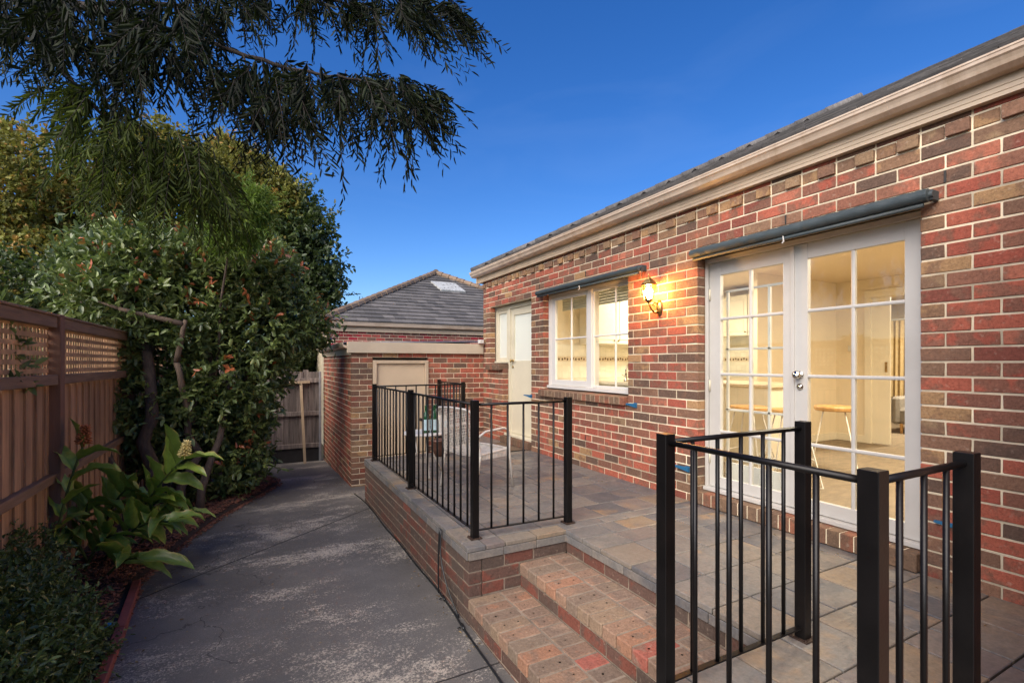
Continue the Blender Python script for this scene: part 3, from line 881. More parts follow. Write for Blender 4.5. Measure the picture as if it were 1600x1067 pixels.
h.build('handle', M_BRASS, lf, smooth=True)
m = MB()
sl0 = BD1 + 0.045
ybox(m, XB - 0.006, XB + 0.09, SL1 - 0.045, SL1 - 0.003, SLB + 0.03, OP_TOP - 0.004)
ybox(m, XB - 0.004, XB + 0.09, sl0, SL1 - 0.045, 0.885, OP_TOP - 0.006)
ybox(m, XB - 0.035, XB + 0.09, BD1 + 0.002, SL1 - 0.003, SLB, SLB + 0.03)
slw = m.build('side_window', M_CREAM, house)
sash(slw, 'sash', XB + 0.004, sl0 + 0.002, SL1 - 0.047, SLB + 0.032, 0.883, (0.05, 0.05), 0.05, 0.055, [], [], mat=M_CREAM, pane_mat=M_FROST)
m = MB()
brick_sill(m, BD1, SL1 + 0.06, SLB - 0.004, 3.47, 3.745, 0.085, 9, slope=0.10)
m.build('window_sill', [M_SILL, M_MORTAR], slw)
m = MB()
brick_sill(m, BD0 + 0.002, BD1 - 0.002, -1.152, 3.48, 3.745, 0.105, 10)
m.build('door_step', [M_SILL, M_MORTAR], house)

# --- rooms behind the glass
m = MB()
WX = 3.75
def wallpiece(y0, y1, z0, z1): m.box((WX, y0, z0), (WX + 0.03, y1, z1))
wallpiece(0.6, FD0, -1.14, 1.2); wallpiece(FD1, KW0, -1.14, 1.2); wallpiece(KW1, BD0, -1.14, 1.2); wallpiece(SL1, 7.8, -1.14, 1.2)
wallpiece(FD0, FD1, 0.94, 1.2); wallpiece(KW0, KW1, 0.94, 1.2); wallpiece(BD0, SL1, 0.94, 1.2)
wallpiece(KW0, KW1, -1.14, KWB + 0.01); wallpiece(BD1, SL1, -1.14, SLB + 0.01)
m.box((WX, 0.55, -1.14), (11.5, 0.6, 1.2)); m.box((WX, 7.75, -1.14), (9.0, 7.8, 1.2)); m.box((11.5, 0.55, -1.14), (11.55, 6, 1.2))
m.box((WX + 0.03, 6.0, -1.14), (9.0, 6.06, 1.2))               # kitchen end wall
m.box((6.9, 4.3, -1.14), (6.96, 6.0, 1.2))                       # splashback wall
m.box((5.9, 4.2, -1.14), (7.72, 4.29, 1.2))                      # partition in front of the pantry
m.box((7.72, 3.72, -1.14), (7.80, 4.29, 1.2)); m.box((7.72, 0.6, -1.14), (7.80, 2.55, 1.2)); m.box((7.722, 2.55, 0.92), (7.798, 3.72, 1.2))
m.build('interior_wall', M_IWALL, house)
m = MB(); m.box((WX, 0.55, 1.2), (11.55, 7.8, 1.24)); m.build('ceiling', M_CEIL, house)
m = MB(); m.box((WX - 0.02, 0.56, -1.17), (11.5, 7.76, -1.135)); m.build('floor', M_CARPET, house)
m = MB()
m.box((7.69, 3.72, -1.13), (7.72, 3.80, 0.93)); m.box((7.69, 2.45, -1.13), (7.72, 2.55, 0.93)); m.box((7.688, 2.45, 0.93), (7.72, 3.80, 1.03))
m.box((7.695, 3.8, -1.13), (7.72, 4.2, -1.03)); m.box((5.9, 4.175, -1.13), (7.69, 4.2, -1.03)); 
m.build('architrave', M_CAB, house)
m = MB()
ybox(m, 7.725, 7.76, 3.50, 3.95, -1.12, 0.92)
sd = m.build('sliding_door', M_CAB, house)
m = MB(); ybox(m, 7.718, 7.725, 3.53, 3.56, -0.12, 0.02); m.build('handle', M_BRASS, sd)
m = MB(); m.box((7.69, 3.95, 0.18), (7.716, 4.02, 0.26), 0, (0.5,) * 3, None, 0.003); m.build('light_switch', M_WHITE, house)

def cabinets(name, label, horiz, X, y0, y1, z0, z1, depth, nd, cat='cabinet', axis='x', dirn=-1):
    t = thing(name, label, cat)
    c = MB(); dd = MB(); kn = MB()
    w = (y1 - y0) / nd
    if axis == 'x':
        c.box((X, y0, z0), (X + depth, y1, z1))
        for i in range(nd):
            a, b = y0 + i * w + 0.008, y0 + (i + 1) * w - 0.008
            dd = MB(); dd.box((X - 0.02, a, z0 + 0.01), (X - 0.001, b, z1 - 0.01), 0, (0.5,) * 3, None, 0.003)
            dd.box((X - 0.028, a + 0.05, z0 + 0.07), (X - 0.02, b - 0.05, z1 - 0.07), 0, (0.45,) * 3, None, 0.006)
            o = dd.build('door', M_CAB, t)
            k = MB(); k.lathe([(0, 0), (0.012, 0), (0.014, 0.012), (0, 0.02)], 8, (X - 0.02, a + 0.03 if i % 2 else b - 0.03, z0 + 0.06 if z0 > -0.4 else z1 - 0.06), 0, (0.5,) * 3, Matrix.Rotation(R(-90), 4, 'Y'))
            k.build('knob', M_BRASS, o, smooth=True)
    else:
        c.box((y0, X, z0), (y1, X + depth, z1))
        for i in range(nd):
            a, b = y0 + i * w + 0.008, y0 + (i + 1) * w - 0.008
            dd = MB(); dd.box((a, X - 0.02, z0 + 0.01), (b, X - 0.001, z1 - 0.01), 0, (0.5,) * 3, None, 0.003)
            dd.box((a + 0.05, X - 0.028, z0 + 0.07), (b - 0.05, X - 0.02, z1 - 0.07), 0, (0.45,) * 3, None, 0.006)
            o = dd.build('door', M_CAB, t)
            k = MB(); k.lathe([(0, 0), (0.012, 0), (0.014, 0.012), (0, 0.02)], 8, (a + 0.03 if i % 2 else b - 0.03, X - 0.02, z0 + 0.06), 0, (0.5,) * 3, Matrix.Rotation(R(90), 4, 'X'))
            k.build('knob', M_BRASS, o, smooth=True)
    c.build('carcass', M_CAB, t)
    return t


cabinets('wall_cupboard', 'row of cream wall cupboards with brass knobs seen through the kitchen window', True, 5.68, 4.3, 6.9, 0.28, 1.10, 0.31, 6, 'cupboard', axis='y')
cabinets('range_cupboard', 'cream cupboard above the tiled cooking wall, seen through the left glass door', True, 6.58, 4.32, 5.35, 0.42, 1.05, 0.31, 2, 'cupboard')
# splash tiles with patterned border
def tiles(name, label, a0, a1, z0, z1, plane, axis, border):
    t = thing(name, label, 'splashback')
    mb = MB(); rg = random.Random(3)
    a = a0
    while a < a1 - 0.02:
        z = z0
        while z < z1 - 0.02:
            e = min(a + 0.10, a1); zz = min(z + 0.10, z1)
            if axis == 'y': mb.box((a + .001, plane - 0.008, z + .001), (e - .001, plane - 0.001, zz - .001), 0, (0.42 + 0.16 * rg.random(),) * 3)
            else: mb.box((plane - 0.008, a + .001, z + .001), (plane - 0.001, e - .001, zz - .001), 0, (0.42 + 0.16 * rg.random(),) * 3)
            z += 0.10
        a += 0.10
    mb.build('tile_field', M_TILE, t)
    mb = MB(); a = a0
    while a < a1 - 0.02:
        e = min(a + 0.15, a1)
        P = lambda s, zz, o: (s, plane - o, zz) if axis == 'y' else (plane - o, s, zz)
        mb.box(P(a + .002, border, 0.0085), P(e - .002, border + 0.075, 0.012), 0, (0.5,) * 3)
        for q in range(3):
            cx = a + 0.03 + q * 0.045
            mb.box(P(cx, border + 0.02 + 0.01 * (q % 2), 0.0122), P(cx + 0.025, border + 0.05 + 0.01 * (q % 2), 0.0135), 1, (0.5,) * 3)
        a = e
    mb.build('border_tiles', [M_STONE, M_MATT], t)


tiles('tiled_splashback', 'cream tiled splashback with a patterned border seen through the kitchen window', 3.8, 6.8, -0.22, 0.28, 6.0, 'y', 0.03)
tiles('cooking_splashback', 'cream tiled wall with a patterned border seen through the left glass door', 4.3, 5.95, -0.22, 0.60, 6.9, 'x', 0.03)


def counter(name, label, x0, x1, y0, y1, top=-0.22, over=0.03):
    t = thing(name, label, 'bench', loc=((x0 + x1) / 2, (y0 + y1) / 2, -1.135))
    def P(mb, nm, mat): 
        mb.v = [(x - t.location.x, y - t.location.y, z - t.location.z) for x, y, z in mb.v]
        return mb.build(nm, mat, t)
    b = MB(); b.box((x0 + 0.04, y0 + 0.04, -1.135), (x1 - 0.04, y1 - 0.04, top - 0.04)); P(b, 'base', M_CAB)
    b = MB(); b.box((x0, y0, top - 0.04), (x1, y1, top), 0, (0.5,) * 3, None, 0.008); P(b, 'benchtop', M_STONE)
    return t


counter('kitchen_island', 'cream breakfast bench with a pale stone top behind the bar stools', 4.75, 5.5, 3.25, 4.75)
counter('sink_bench', 'pale kitchen bench under the window beside the tap', 3.79, 4.3, 4.1, 5.95)
counter('end_bench', 'pale kitchen bench below the patterned tile border', 4.32, 6.85, 5.4, 5.98)

t = thing('kitchen_tap', 'chrome gooseneck tap standing on the bench inside the kitchen window', 'tap', loc=(3.95, 4.55, -0.22))
m = MB()
m.lathe([(0, 0), (0.025, 0), (0.025, 0.02), (0.014, 0.03), (0.013, 0.10), (0, 0.10)], 12)
m.tube([(0, 0, 0.09), (0.0, 0.0, 0.16), (0.03, 0.0, 0.20), (0.09, 0, 0.20), (0.12, 0, 0.17), (0.12, 0, 0.14)], 0.010, 8)
m.build('spout', M_CHROME, t, smooth=True)
m = MB(); m.tube([(0, 0, 0.06), (0.0, 0.07, 0.085)], 0.006, 6); m.build('lever', M_CHROME, t, smooth=True)
t = thing('cereal_box', 'small dark framed packet standing behind the kitchen tap', 'packet', loc=(4.35, 4.75, -0.22))
t.location = (4.02, 4.33, -0.22)
m = MB(); m.box((-0.02, -0.06, 0.0), (0.02, 0.06, 0.22), 0, (0.5,) * 3, None, 0.004); m.build('carton', M_STONE, t)
m = MB(); m.box((-0.024, -0.05, 0.10), (-0.0205, 0.05, 0.16)); m.build('printed_panel', M_DARKP, t)

# bar stools
def make_stool(label):
    t = thing('bar_stool', label, 'stool', 'wooden bar stools inside the glazed doors')
    s = MB(); s.lathe([(0.0, 0.655), (0.165, 0.655), (0.175, 0.665), (0.178, 0.69), (0.17, 0.703), (0.0, 0.697)], 24)
    s.build('seat', M_SEAT, t, smooth=False)
    for sx in (-1, 1):
        l = MB()
        top, bot = 0.09, 0.21
        l.tube([(sx * top, -top, 0.655), (sx * bot, -bot, 0.012), (sx * bot, bot, 0.012), (sx * top, top, 0.655)], 0.007, 6)
        l.build('leg', M_WICK, t, smooth=True)
    for sy in (-0.165, 0.165):
        f = MB(); f.tube([(-0.165, sy, 0.25), (0.165, sy, 0.25)], 0.006, 6); f.build('footrest', M_WICK, t, smooth=True)
    return t


st = make_stool('round blond wood bar stool on white wire legs seen through the right glass door')
st.location = (5.22, 2.86, -1.135); st.rotation_euler = (0, 0, 0.5)
dup(st, (4.45, 3.27, -1.135), 0.2, 'blond wood bar stool nearest the hinge side of the left glass door')
dup(st, (4.48, 2.86, -1.135), 0.9, 'blond wood bar stool behind the meeting edge of the two glass doors')

t = thing('curtain', 'gathered cream curtain hanging in the far room beyond the sliding door', 'curtain', loc=(10.6, 4.3, 0))
m = MB()
vs, fs, n = [], [], 90
for i in range(n + 1):
    y = -0.2 + i * 1.1 / n - 0.4
    x = 0.035 * math.sin(i * 0.9) + 0.012 * math.sin(i * 2.3)
    vs += [(x * 0.6, y, 0.80), (x, y, -0.2), (x * 1.3, y, -0.62)]
for i in range(n):
    for k in range(2): fs.append((i * 3 + k, i * 3 + 3 + k, i * 3 + 4 + k, i * 3 + 1 + k))
m.add(vs, fs)
m.build('drape', M_CURT, t, smooth=True)
m = MB(); m.tube([(0, -0.6, 0.82), (0, 0.6, 0.82)], 0.015, 8); m.build('curtain_rod', M_WHITE, t)
t = thing('armchair', 'grey armchair below the cream curtain in the far room', 'armchair', loc=(9.6, 3.75, -1.135))
m = MB(); m.box((-0.35, -0.35, 0.15), (0.35, 0.35, 0.42), 0, (0.5,) * 3, None, 0.05); m.build('seat', M_SOFA, t)
m = MB(); m.box((-0.4, 0.30, 0.15), (0.4, 0.42, 0.60), 0, (0.5,) * 3, None, 0.04); m.build('armrest', M_SOFA, t)
m = MB(); m.box((0.3, -0.35, 0.3), (0.45, 0.3, 0.85), 0, (0.5,) * 3, None, 0.05); m.build('backrest', M_SOFA, t)
for sx in (-0.3, 0.3):
    for sy in (-0.3, 0.3):
        m = MB(); m.tube([(sx, sy, 0.16), (sx, sy, 0.0)], [0.025, 0.018], 8); m.build('leg', M_SEAT, t)

# ceiling lamps that light the rooms (lit in the photograph)
def downlight(x, y, power, label, col=(1.0, 0.85, 0.64), size=0.6):
    t = thing('ceiling_light', label, 'ceiling light', loc=(x, y, 1.2))
    m = MB(); m.lathe([(0.0, -0.001), (0.11, -0.001), (0.12, -0.012), (0.10, -0.02), (0.0, -0.02)], 20); m.build('rim', M_WHITE, t, smooth=True)
    m = MB(); m.lathe([(0.0, -0.021), (0.085, -0.021), (0.07, -0.03), (0.0, -0.034)], 16); m.build('diffuser', M_DOWNL, t, smooth=True)
    L = bpy.data.lights.new('ceiling_lamp', 'AREA'); L.shape = 'DISK'; L.size = size; L.energy = power; L.color = col
    lo = bpy.data.objects.new('ceiling_lamp', L); lo.location = (0, 0, -0.06); lo.parent = t; COL.objects.link(lo)


downlight(5.0, 1.9, 50, 'round ceiling light over the dining floor inside the glass doors')
downlight(7.0, 1.5, 26, 'round ceiling light near the sliding door inside')
downlight(5.2, 4.9, 40, 'round ceiling light over the kitchen benches', col=(1.0, 0.89, 0.70))
downlight(9.4, 3.3, 95, 'round ceiling light in the far curtained room')
downlight(4.9, 6.9, 30, 'round ceiling light behind the back door', col=(1, 0.93, 0.78))

# ------------------------------------------------------------------ rolled canvas awnings
def awning(label, y0, y1, z, x=3.455, r=0.038, cat='awning'):
    t = thing('rolled_awning', label, cat, 'rolled canvas awnings on the house wall', loc=(x, (y0 + y1) / 2, z))
    h = (y1 - y0) / 2
    m = MB(); n = 60
    m.tube([(0.002 * math.sin(i * 1.3), -h + 2 * h * i / n, 0.0015 * math.sin(i * 2.1)) for i in range(n + 1)], [r * (1 + 0.02 * math.sin(i * 1.7)) for i in range(n + 1)], 18, cap=False)
    m.build('canvas_roll', M_CANVAS, t, smooth=True)
    m = MB(); m.tube([(-0.004, -h + 0.01, -r - 0.014), (-0.004, h - 0.01, -r - 0.014)], 0.013, 10)
    m.build('front_bar', M_CANVAS, t, smooth=True)
    for s in (-1, 1):
        m = MB()
        Mr = Matrix.Rotation(R(90) * (1 if s < 0 else -1), 4, 'X')
        m.lathe([(0, -0.004), (r * 0.95, -0.004), (r * 0.95, 0.012), (r * 0.5, 0.018), (r * 0.45, 0.035), (0, 0.035)], 14, (0, s * h, 0), 0, (0.5,) * 3, Mr)
        m.box((0.0, s * h - 0.012 + 0.02 * s, -0.03), (W - x - 0.002, s * h + 0.012 + 0.02 * s, 0.03), 0, (0.5,) * 3, None, 0.004)
        m.build('bracket', M_CANVAS, t)
    m = MB(); m.tube([(-r * 0.6, 0, -r), (-r * 0.4, 0, -r - 0.04), (-0.02, 0.01, -r - 0.05)], 0.005, 6)
    m.build('tie', M_WHITE, t)
    return t


awning('long rolled blue-green canvas awning above the glazed double door', 1.385, 3.095, 0.978, x=3.46, r=0.040)
awning('shorter rolled blue-green canvas awning above the kitchen window', 3.79, 5.82, 0.972, x=3.465, r=0.034)

def wedge(y0, y1, z, label):
    t = thing('awning_hook', label, 'bracket', 'blue awning brackets on the wall', loc=(W, (y0 + y1) / 2, z))
    h = (y1 - y0) / 2
    m = MB()
    m.prism([(-h, -0.022), (-h, 0.02), (h, 0.014), (h, 0.002), (0, -0.006)], (-0.028, 0, 0), (-0.006, 0, 0), ax=((0, 1, 0), (0, 0, 1)))
    m.build('hook_arm', M_BLUE, t)
    m = MB(); m.box((-0.008, -h, -0.026), (-0.001, -h + 0.05, 0.026), 0, (0.5,) * 3, None, 0.002); m.build('wall_plate', M_BLUE, t)


wedge(6.09, 6.30, -0.475, 'blue wedge bracket on the brick wall between back door and kitchen window')
wedge(3.90, 4.10, -0.440, 'blue wedge bracket low on the wall under the near end of the kitchen window sill')
wedge(3.20, 3.40, -0.975, 'blue wedge bracket low on the wall at the left side of the double door')
wedge(1.17, 1.37, -0.930, 'blue wedge bracket low on the wall at the right side of the double door')

# ------------------------------------------------------------------ wall lantern
lan = thing('wall_lantern', 'lit brass coach lantern on a curled arm between kitchen window and double door', 'lantern', loc=(W, 3.58, 0.55))
m = MB()
m.lathe([(0.0, 0.0), (0.05, 0.0), (0.054, 0.008), (0.03, 0.018), (0.018, 0.028), (0, 0.03)], 16, (0, 0, 0), 0, (0.5,) * 3, Matrix.Rotation(R(-90), 4, 'Y') @ Matrix.Diagonal((1.5, 0.75, 1, 1)))
m.build('back_plate', M_BRASS, lan, smooth=True)
m = MB()
m.tube([(-0.02, 0, -0.04), (-0.06, 0, -0.055), (-0.10, 0, -0.03), (-0.13, 0, 0.01), (-0.145, 0, 0.045)], [0.011, 0.010, 0.010, 0.009, 0.008], 10)
m.tube([(-0.02, 0, 0.03), (-0.05, 0, 0.05), (-0.085, 0, 0.045), (-0.09, 0, 0.02), (-0.07, 0, 0.012)], [0.008, 0.007, 0.006, 0.006, 0.005], 8)
m.build('arm', M_BRASS, lan, smooth=True)
m = MB()
LX = -0.145
m.lathe([(0.008, 0.035), (0.02, 0.05), (0.036, 0.062), (0.042, 0.075), (0.0, 0.075)], 6, (LX, 0, 0))
m.build('base_cup', M_BRASS, lan)
m = MB()
for k in range(6):
    a = 2 * math.pi * k / 6
    m.tube([(LX + 0.042 * math.cos(a), 0.042 * math.sin(a), 0.072), (LX + 0.068 * math.cos(a), 0.068 * math.sin(a), 0.21)], 0.0035, 5)
m.lathe([(0.070, 0.208), (0.082, 0.210), (0.086, 0.218), (0.074, 0.226), (0.048, 0.262), (0.030, 0.272), (0.027, 0.282), (0.012, 0.290), (0.006, 0.300), (0.010, 0.310), (0.004, 0.322), (0.0, 0.33)], 6, (LX, 0, 0))
m.build('cap', M_BRASS, lan)
m = MB()
m.lathe([(0.012, 0.078), (0.014, 0.10), (0.03, 0.13), (0.034, 0.155), (0.024, 0.185), (0.0, 0.20)], 12, (LX, 0, 0))
m.build('bulb', M_LAMPG, lan, smooth=True)
m = MB()
n = 6
vs = [(LX + r * math.cos(2 * math.pi * k / n), r * math.sin(2 * math.pi * k / n), z) for r, z in ((0.040, 0.075), (0.066, 0.209)) for k in range(n)]
m.add(vs, [(k, (k + 1) % n, n + (k + 1) % n, n + k) for k in range(n)])
m.build('glass', glass_mat('lantern_glass', (1, 0.95, 0.85)), lan)

# ------------------------------------------------------------------ terrace and steps
terr = thing('brick_terrace', 'raised terrace of grey slate paving on a dark brick retaining wall', 'terrace')
TX0, TY0, TY1 = 1.285, 0.54, 6.63
SX, SY0, SY1 = 2.085, 1.43, 3.075
WX2 = 2.75                                     # right of the sunken garage landing
m = MB()
def T_l(u, n, z): return (TX0 - n, u, z)
def T_f(u, n, z): return (u, SY1 - n, z)
def T_s(u, n, z): return (SX - n, u, z)
def T_n(u, n, z): return (u, SY0 + n, z)
def T_b(u, n, z): return (u, TY1 + n, z)
def T_w(u, n, z): return (WX2 - n, u, z)
zt = D - 0.085
kw = dict(zc=zt, skew=0.0)
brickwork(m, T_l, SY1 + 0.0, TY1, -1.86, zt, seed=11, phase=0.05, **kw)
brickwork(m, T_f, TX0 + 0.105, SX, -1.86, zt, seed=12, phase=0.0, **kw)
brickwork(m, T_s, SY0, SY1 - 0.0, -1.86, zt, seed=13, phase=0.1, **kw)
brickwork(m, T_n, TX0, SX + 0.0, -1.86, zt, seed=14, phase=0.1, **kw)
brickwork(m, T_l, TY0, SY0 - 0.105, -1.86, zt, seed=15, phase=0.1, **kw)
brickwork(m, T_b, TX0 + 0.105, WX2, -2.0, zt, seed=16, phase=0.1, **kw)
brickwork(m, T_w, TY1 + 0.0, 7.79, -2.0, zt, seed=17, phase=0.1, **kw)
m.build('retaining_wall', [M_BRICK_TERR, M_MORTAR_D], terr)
m = MB()
m.box((TX0 + 0.10, SY1 + 0.10, -2.1), (3.53, TY1 - 0.10, D - 0.03)); m.box((SX + 0.10, TY0, -2.1), (3.53, SY1 + 0.10, D - 0.032)); m.box((TX0 + 0.10, TY0, -2.1), (SX + 0.10, SY0 - 0.10, D - 0.03))
m.box((WX2 + 0.10, TY1 - 0.10, -2.1), (3.53, 7.79, D - 0.032))
m.build('core', M_GROUT, terr)

# slate paving: continuous joints along X, staggered within rows
m = MB(); rg = random.Random(21)
def slab(a, b, c_, d_, z=D, warm=None):
    q = rg.random() ** 1.15
    # warmer stones towards the door end of the terrace
    yy = (c_ + d_) / 2
    if yy < 2.6 and rg.random() < 0.45: q = 0.42 + 0.58 * rg.random()
    elif yy > 3.6: q = q * 0.72
    m.box((a + 0.004, c_ + 0.004, z - 0.03), (b - 0.004, d_ - 0.004, z + rg.uniform(-0.0015, 0.0015)), 0, (min(q, 0.999), rg.random(), rg.random()), None, 0.003)


def fill(x0, x1, y0, y1):
    """one row of slabs between x0 and x1"""
    x = x0; off = rg.choice((0.0, 0.1, 0.16, 0.22))
    first = 0.16 + off
    cuts = [x0]
    xx = x0 + first
    while xx < x1 - 0.09:
        cuts.append(xx); xx += rg.choice((0.31, 0.30, 0.31, 0.24, 0.31, 0.39))
    cuts.append(x1)
    for a, b in zip(cuts, cuts[1:]): slab(a, b, y0, y1)


y = TY0
rowsY = []
edges_y = [TY0, 0.83, 1.13, SY0, 1.735, 2.04, 2.345, 2.65, 2.86, SY1]
edges_y2 = [SY1, 3.20, 3.51, 3.82, 4.13, 4.44, 4.75, 5.06, 5.37, 5.68, 5.99, 6.30, 6.50, TY1]
for a, b in zip(edges_y, edges_y[1:]):
    if b <= SY0 + 0.001: fill(TX0 - 0.012, W - 0.003, a, b)
    else:
        slab(SX - 0.012, SX + 0.29, a, b); fill(SX + 0.29, W - 0.003, a, b)
for a, b in zip(edges_y2, edges_y2[1:]):
    y0 = a - 0.012 if a == SY1 else a
    slab(TX0 - 0.012, TX0 + 0.13, y0, b); slab(TX0 + 0.13, TX0 + 0.28, y0, b)
    if a == SY1:
        x = TX0 + 0.28
        while x < SX - 0.05: slab(x, min(x + 0.26, SX), y0, b); x += 0.26
        fill(SX, W - 0.003, a, b)
    else: fill(TX0 + 0.28, W - 0.003, a, b)
y = TY1
while y < 7.7:
    slab(WX2 - 0.012, WX2 + 0.2, y, min(y + 0.31, 7.79)); fill(WX2 + 0.2, W - 0.003, y, min(y + 0.31, 7.79)); y += 0.31
m.build('paving', M_SLATE, terr)
# slate facing around the rim
m = MB()
def rim(p, q, nrm):
    p, q = Vector(p), Vector(q); L = (q - p).length; n = max(1, round(L / 0.30)); d = (q - p) / n
    for i in range(n):
        a = p + d * i; b = p + d * (i + 1)
        ee = d.normalized() * 0.003
        nn = Vector(nrm) * 0.010
        c = (rg.random() * 0.55, rg.random(), rg.random())
        a2, b2 = a + ee, b - ee
        x0, x1 = sorted((a2.x + min(0, nn.x) if nn.x else a2.x, b2.x + max(0, nn.x) if nn.x else b2.x)); y0, y1 = sorted((a2.y + min(0, nn.y), b2.y + max(0, nn.y)))
        m.box((x0, y0, D - 0.086), (x1, y1, D - 0.033), 0, c, None, 0.002)
rim((TX0, SY1, 0), (TX0, TY1, 0), (-1, 0, 0)); rim((TX0, SY1, 0), (SX, SY1, 0), (0, -1, 0)); rim((SX, SY0, 0), (SX, SY1, 0), (-1, 0, 0)); rim((TX0, SY0, 0), (SX, SY0, 0), (0, 1, 0)); rim((TX0, TY0, 0), (TX0, SY0, 0), (-1, 0, 0)); rim((TX0, TY1, 0), (WX2, TY1, 0), (0, 1, 0)); rim((WX2, TY1, 0), (WX2, 7.78, 0), (-1, 0, 0))
m.build('rim_tiles', M_SLATE, terr)
m = MB()
def rimback(a, b): m.box((*a, D - 0.084), (*b, D - 0.034))
rimback((TX0 + 0.0015, SY1 + 0.0015), (TX0 + 0.1, TY1 - .0015)); rimback((TX0 + 0.1, SY1 + 0.0015), (SX + 0.1, SY1 + 0.1)); rimback((SX + 0.0015, SY0 - 0.1), (SX + 0.1, SY1 + 0.0015)); rimback((TX0 + 0.0015, SY0 - 0.1), (SX + 0.0015, SY0 - 0.0015)); rimback((TX0 + 0.0015, TY0), (TX0 + 0.1, SY0 - 0.1)); rimback((TX0 + 0.1, TY1 - 0.1), (WX2 + 0.1, TY1 - .0015)); rimback((WX2 + 0.0015, TY1 - .0015), (WX2 + 0.1, 7.78))
m.build('rim_bed', M_GROUT, terr)

steps = thing('brick_steps', 'two worn brick steps with red and brown treads leading up to the terrace', 'steps')
def tread(x0, x1, z, y0, y1, seed, back):
    mb = MB(); rg = random.Random(seed)
    n = round((y1 - y0) / 0.114); p = (y1 - y0) / n
    for i in range(n):
        a, b = y0 + i * p, y0 + (i + 1) * p
        for (xa, xb, sh) in ((x0 - 0.010, x0 + 0.225, 0.0), (x0 + 0.235, x1, p * 0.4)):
            aa, bb = a + sh, min(b + sh, y1)
            c = (rg.random(), rg.random(), rg.random())
            if bb - aa < 0.03: continue
            M = Matrix.Translation(((xa + xb) / 2, (aa + bb) / 2, z)) @ Matrix.Rotation(rg.gauss(0, 0.008), 4, 'Z') @ Matrix.Rotation(rg.gauss(0, 0.008), 4, 'Y')
            hx, hy = (xb - xa) / 2, (bb - aa) / 2 - 0.004
            mb.box((-hx, -hy, -0.076), (hx, hy, rg.uniform(-0.002, 0.001)), 0, c, M, 0.006)
    mb.box((x0 + 0.004, y0, z - 0.09), (x1, y1, z - 0.004), 1)
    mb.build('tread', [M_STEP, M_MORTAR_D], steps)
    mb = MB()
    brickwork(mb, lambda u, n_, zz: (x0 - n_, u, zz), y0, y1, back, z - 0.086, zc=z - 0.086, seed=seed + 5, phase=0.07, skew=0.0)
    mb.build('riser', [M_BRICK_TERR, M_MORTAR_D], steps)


tread(1.69, SX - 0.002, D - 0.172, SY0 + 0.002, SY1 - 0.002, 31, -1.70)
tread(TX0 + 0.004, 1.69, D - 0.344, SY0 + 0.002, SY1 - 0.002, 32, -1.87)
rg = random.Random(77)
m = MB()
for (x0, x1, z) in ((TX0, 1.6, D - 0.344), (1.69, SX, D - 0.172)):      # core holes in the brick faces
    for i in range(14):
        for xx, sh in ((x0 + 0.06, 0), (x0 + 0.165, 0), (x0 + 0.30, 0.045)):
            if rg.random() < 0.75:
                yy = SY0 + 0.06 + i * 0.1172 + sh + rg.uniform(-0.004, 0.004)
                if yy < SY1 - 0.03: m.lathe([(0.0, 0.0022), (rg.uniform(0.004, 0.007), 0.0022)], 7, (xx + rg.uniform(-0.006, 0.006), yy, z))
m.build('core_hole', M_DARKP, steps)

# ------------------------------------------------------------------ steel balustrades
ZT, ZR, ZB = -0.265, -0.297, -1.205
def balustrade(name, label, posts, segs):
    t = thing(name, label, 'railing', 'black steel railings around the terrace')
    for (x, y) in posts:
        m = MB(); m.box((x - 0.025, y - 0.025, D + 0.004), (x + 0.025, y + 0.025, ZT), 0, (0.5,) * 3, None, 0.002)
        p = m.build('post', M_BLACK, t)
        m = MB(); m.box((x - 0.043, y - 0.043, D + 0.001), (x + 0.043, y + 0.043, D + 0.008), 0, (0.5,) * 3, None, 0.001)
        for sx, sy in ((-1, -1), (1, 1), (-1, 1), (1, -1)): m.lathe([(0, 0), (0.006, 0), (0.006, 0.007), (0, 0.009)], 6, (x + sx * 0.034, y + sy * 0.034, D + 0.007))
        m.build('base_plate', M_RUST, p)
    for (a, b, nb) in segs:
        a, b = Vector((*a, 0)), Vector((*b, 0)); d = (b - a).normalized()
        m = MB(); m.tube([a + d * 0.018 + Vector((0, 0, ZR)), b - d * 0.018 + Vector((0, 0, ZR))], 0.0105, 12); m.build('top_rail', M_BLACK, t, smooth=True)
        m = MB(); m.bar(a + d * 0.024 + Vector((0, 0, ZB)), b - d * 0.024 + Vector((0, 0, ZB)), 0.026, 0.007, bev=0.001); m.build('bottom_rail', M_BLACK, t)
        for i in range(nb):
            p = a + (b - a) * ((i + 1) / (nb + 1))
            m = MB(); m.tube([p + Vector((0, 0, ZB + 0.002)), p + Vector((0, 0, ZR - 0.006))], 0.0085, 10); m.build('baluster', M_BLACK, t, smooth=True)
    return t


PA, PB, PC, PDD, P4, PQ = (1.40, 3.235), (1.385, 4.82), (1.365, 6.42), (2.19, 3.205), (2.645, 6.53), (2.665, 7.62)
balustrade('steel_railing', 'long black steel railing round the far part of the terrace beside the path', [PA, PB, PC, PDD, P4, PQ],
           [(PC, PB, 11), (PB, PA, 11), (PA, PDD, 5), (PC, P4, 8), (P4, PQ, 7)])
PL, P1, P2, P3 = (1.373, 1.358), (2.225, 1.355), (1.368, 0.657), (1.885, 0.655)
balustrade('steel_railing', 'black steel railing in the near foreground, at the right of the steps', [PL, P1, P2, P3], [(PL, P1, 5), (PL, P2, 4), (P2, P3, 3)])

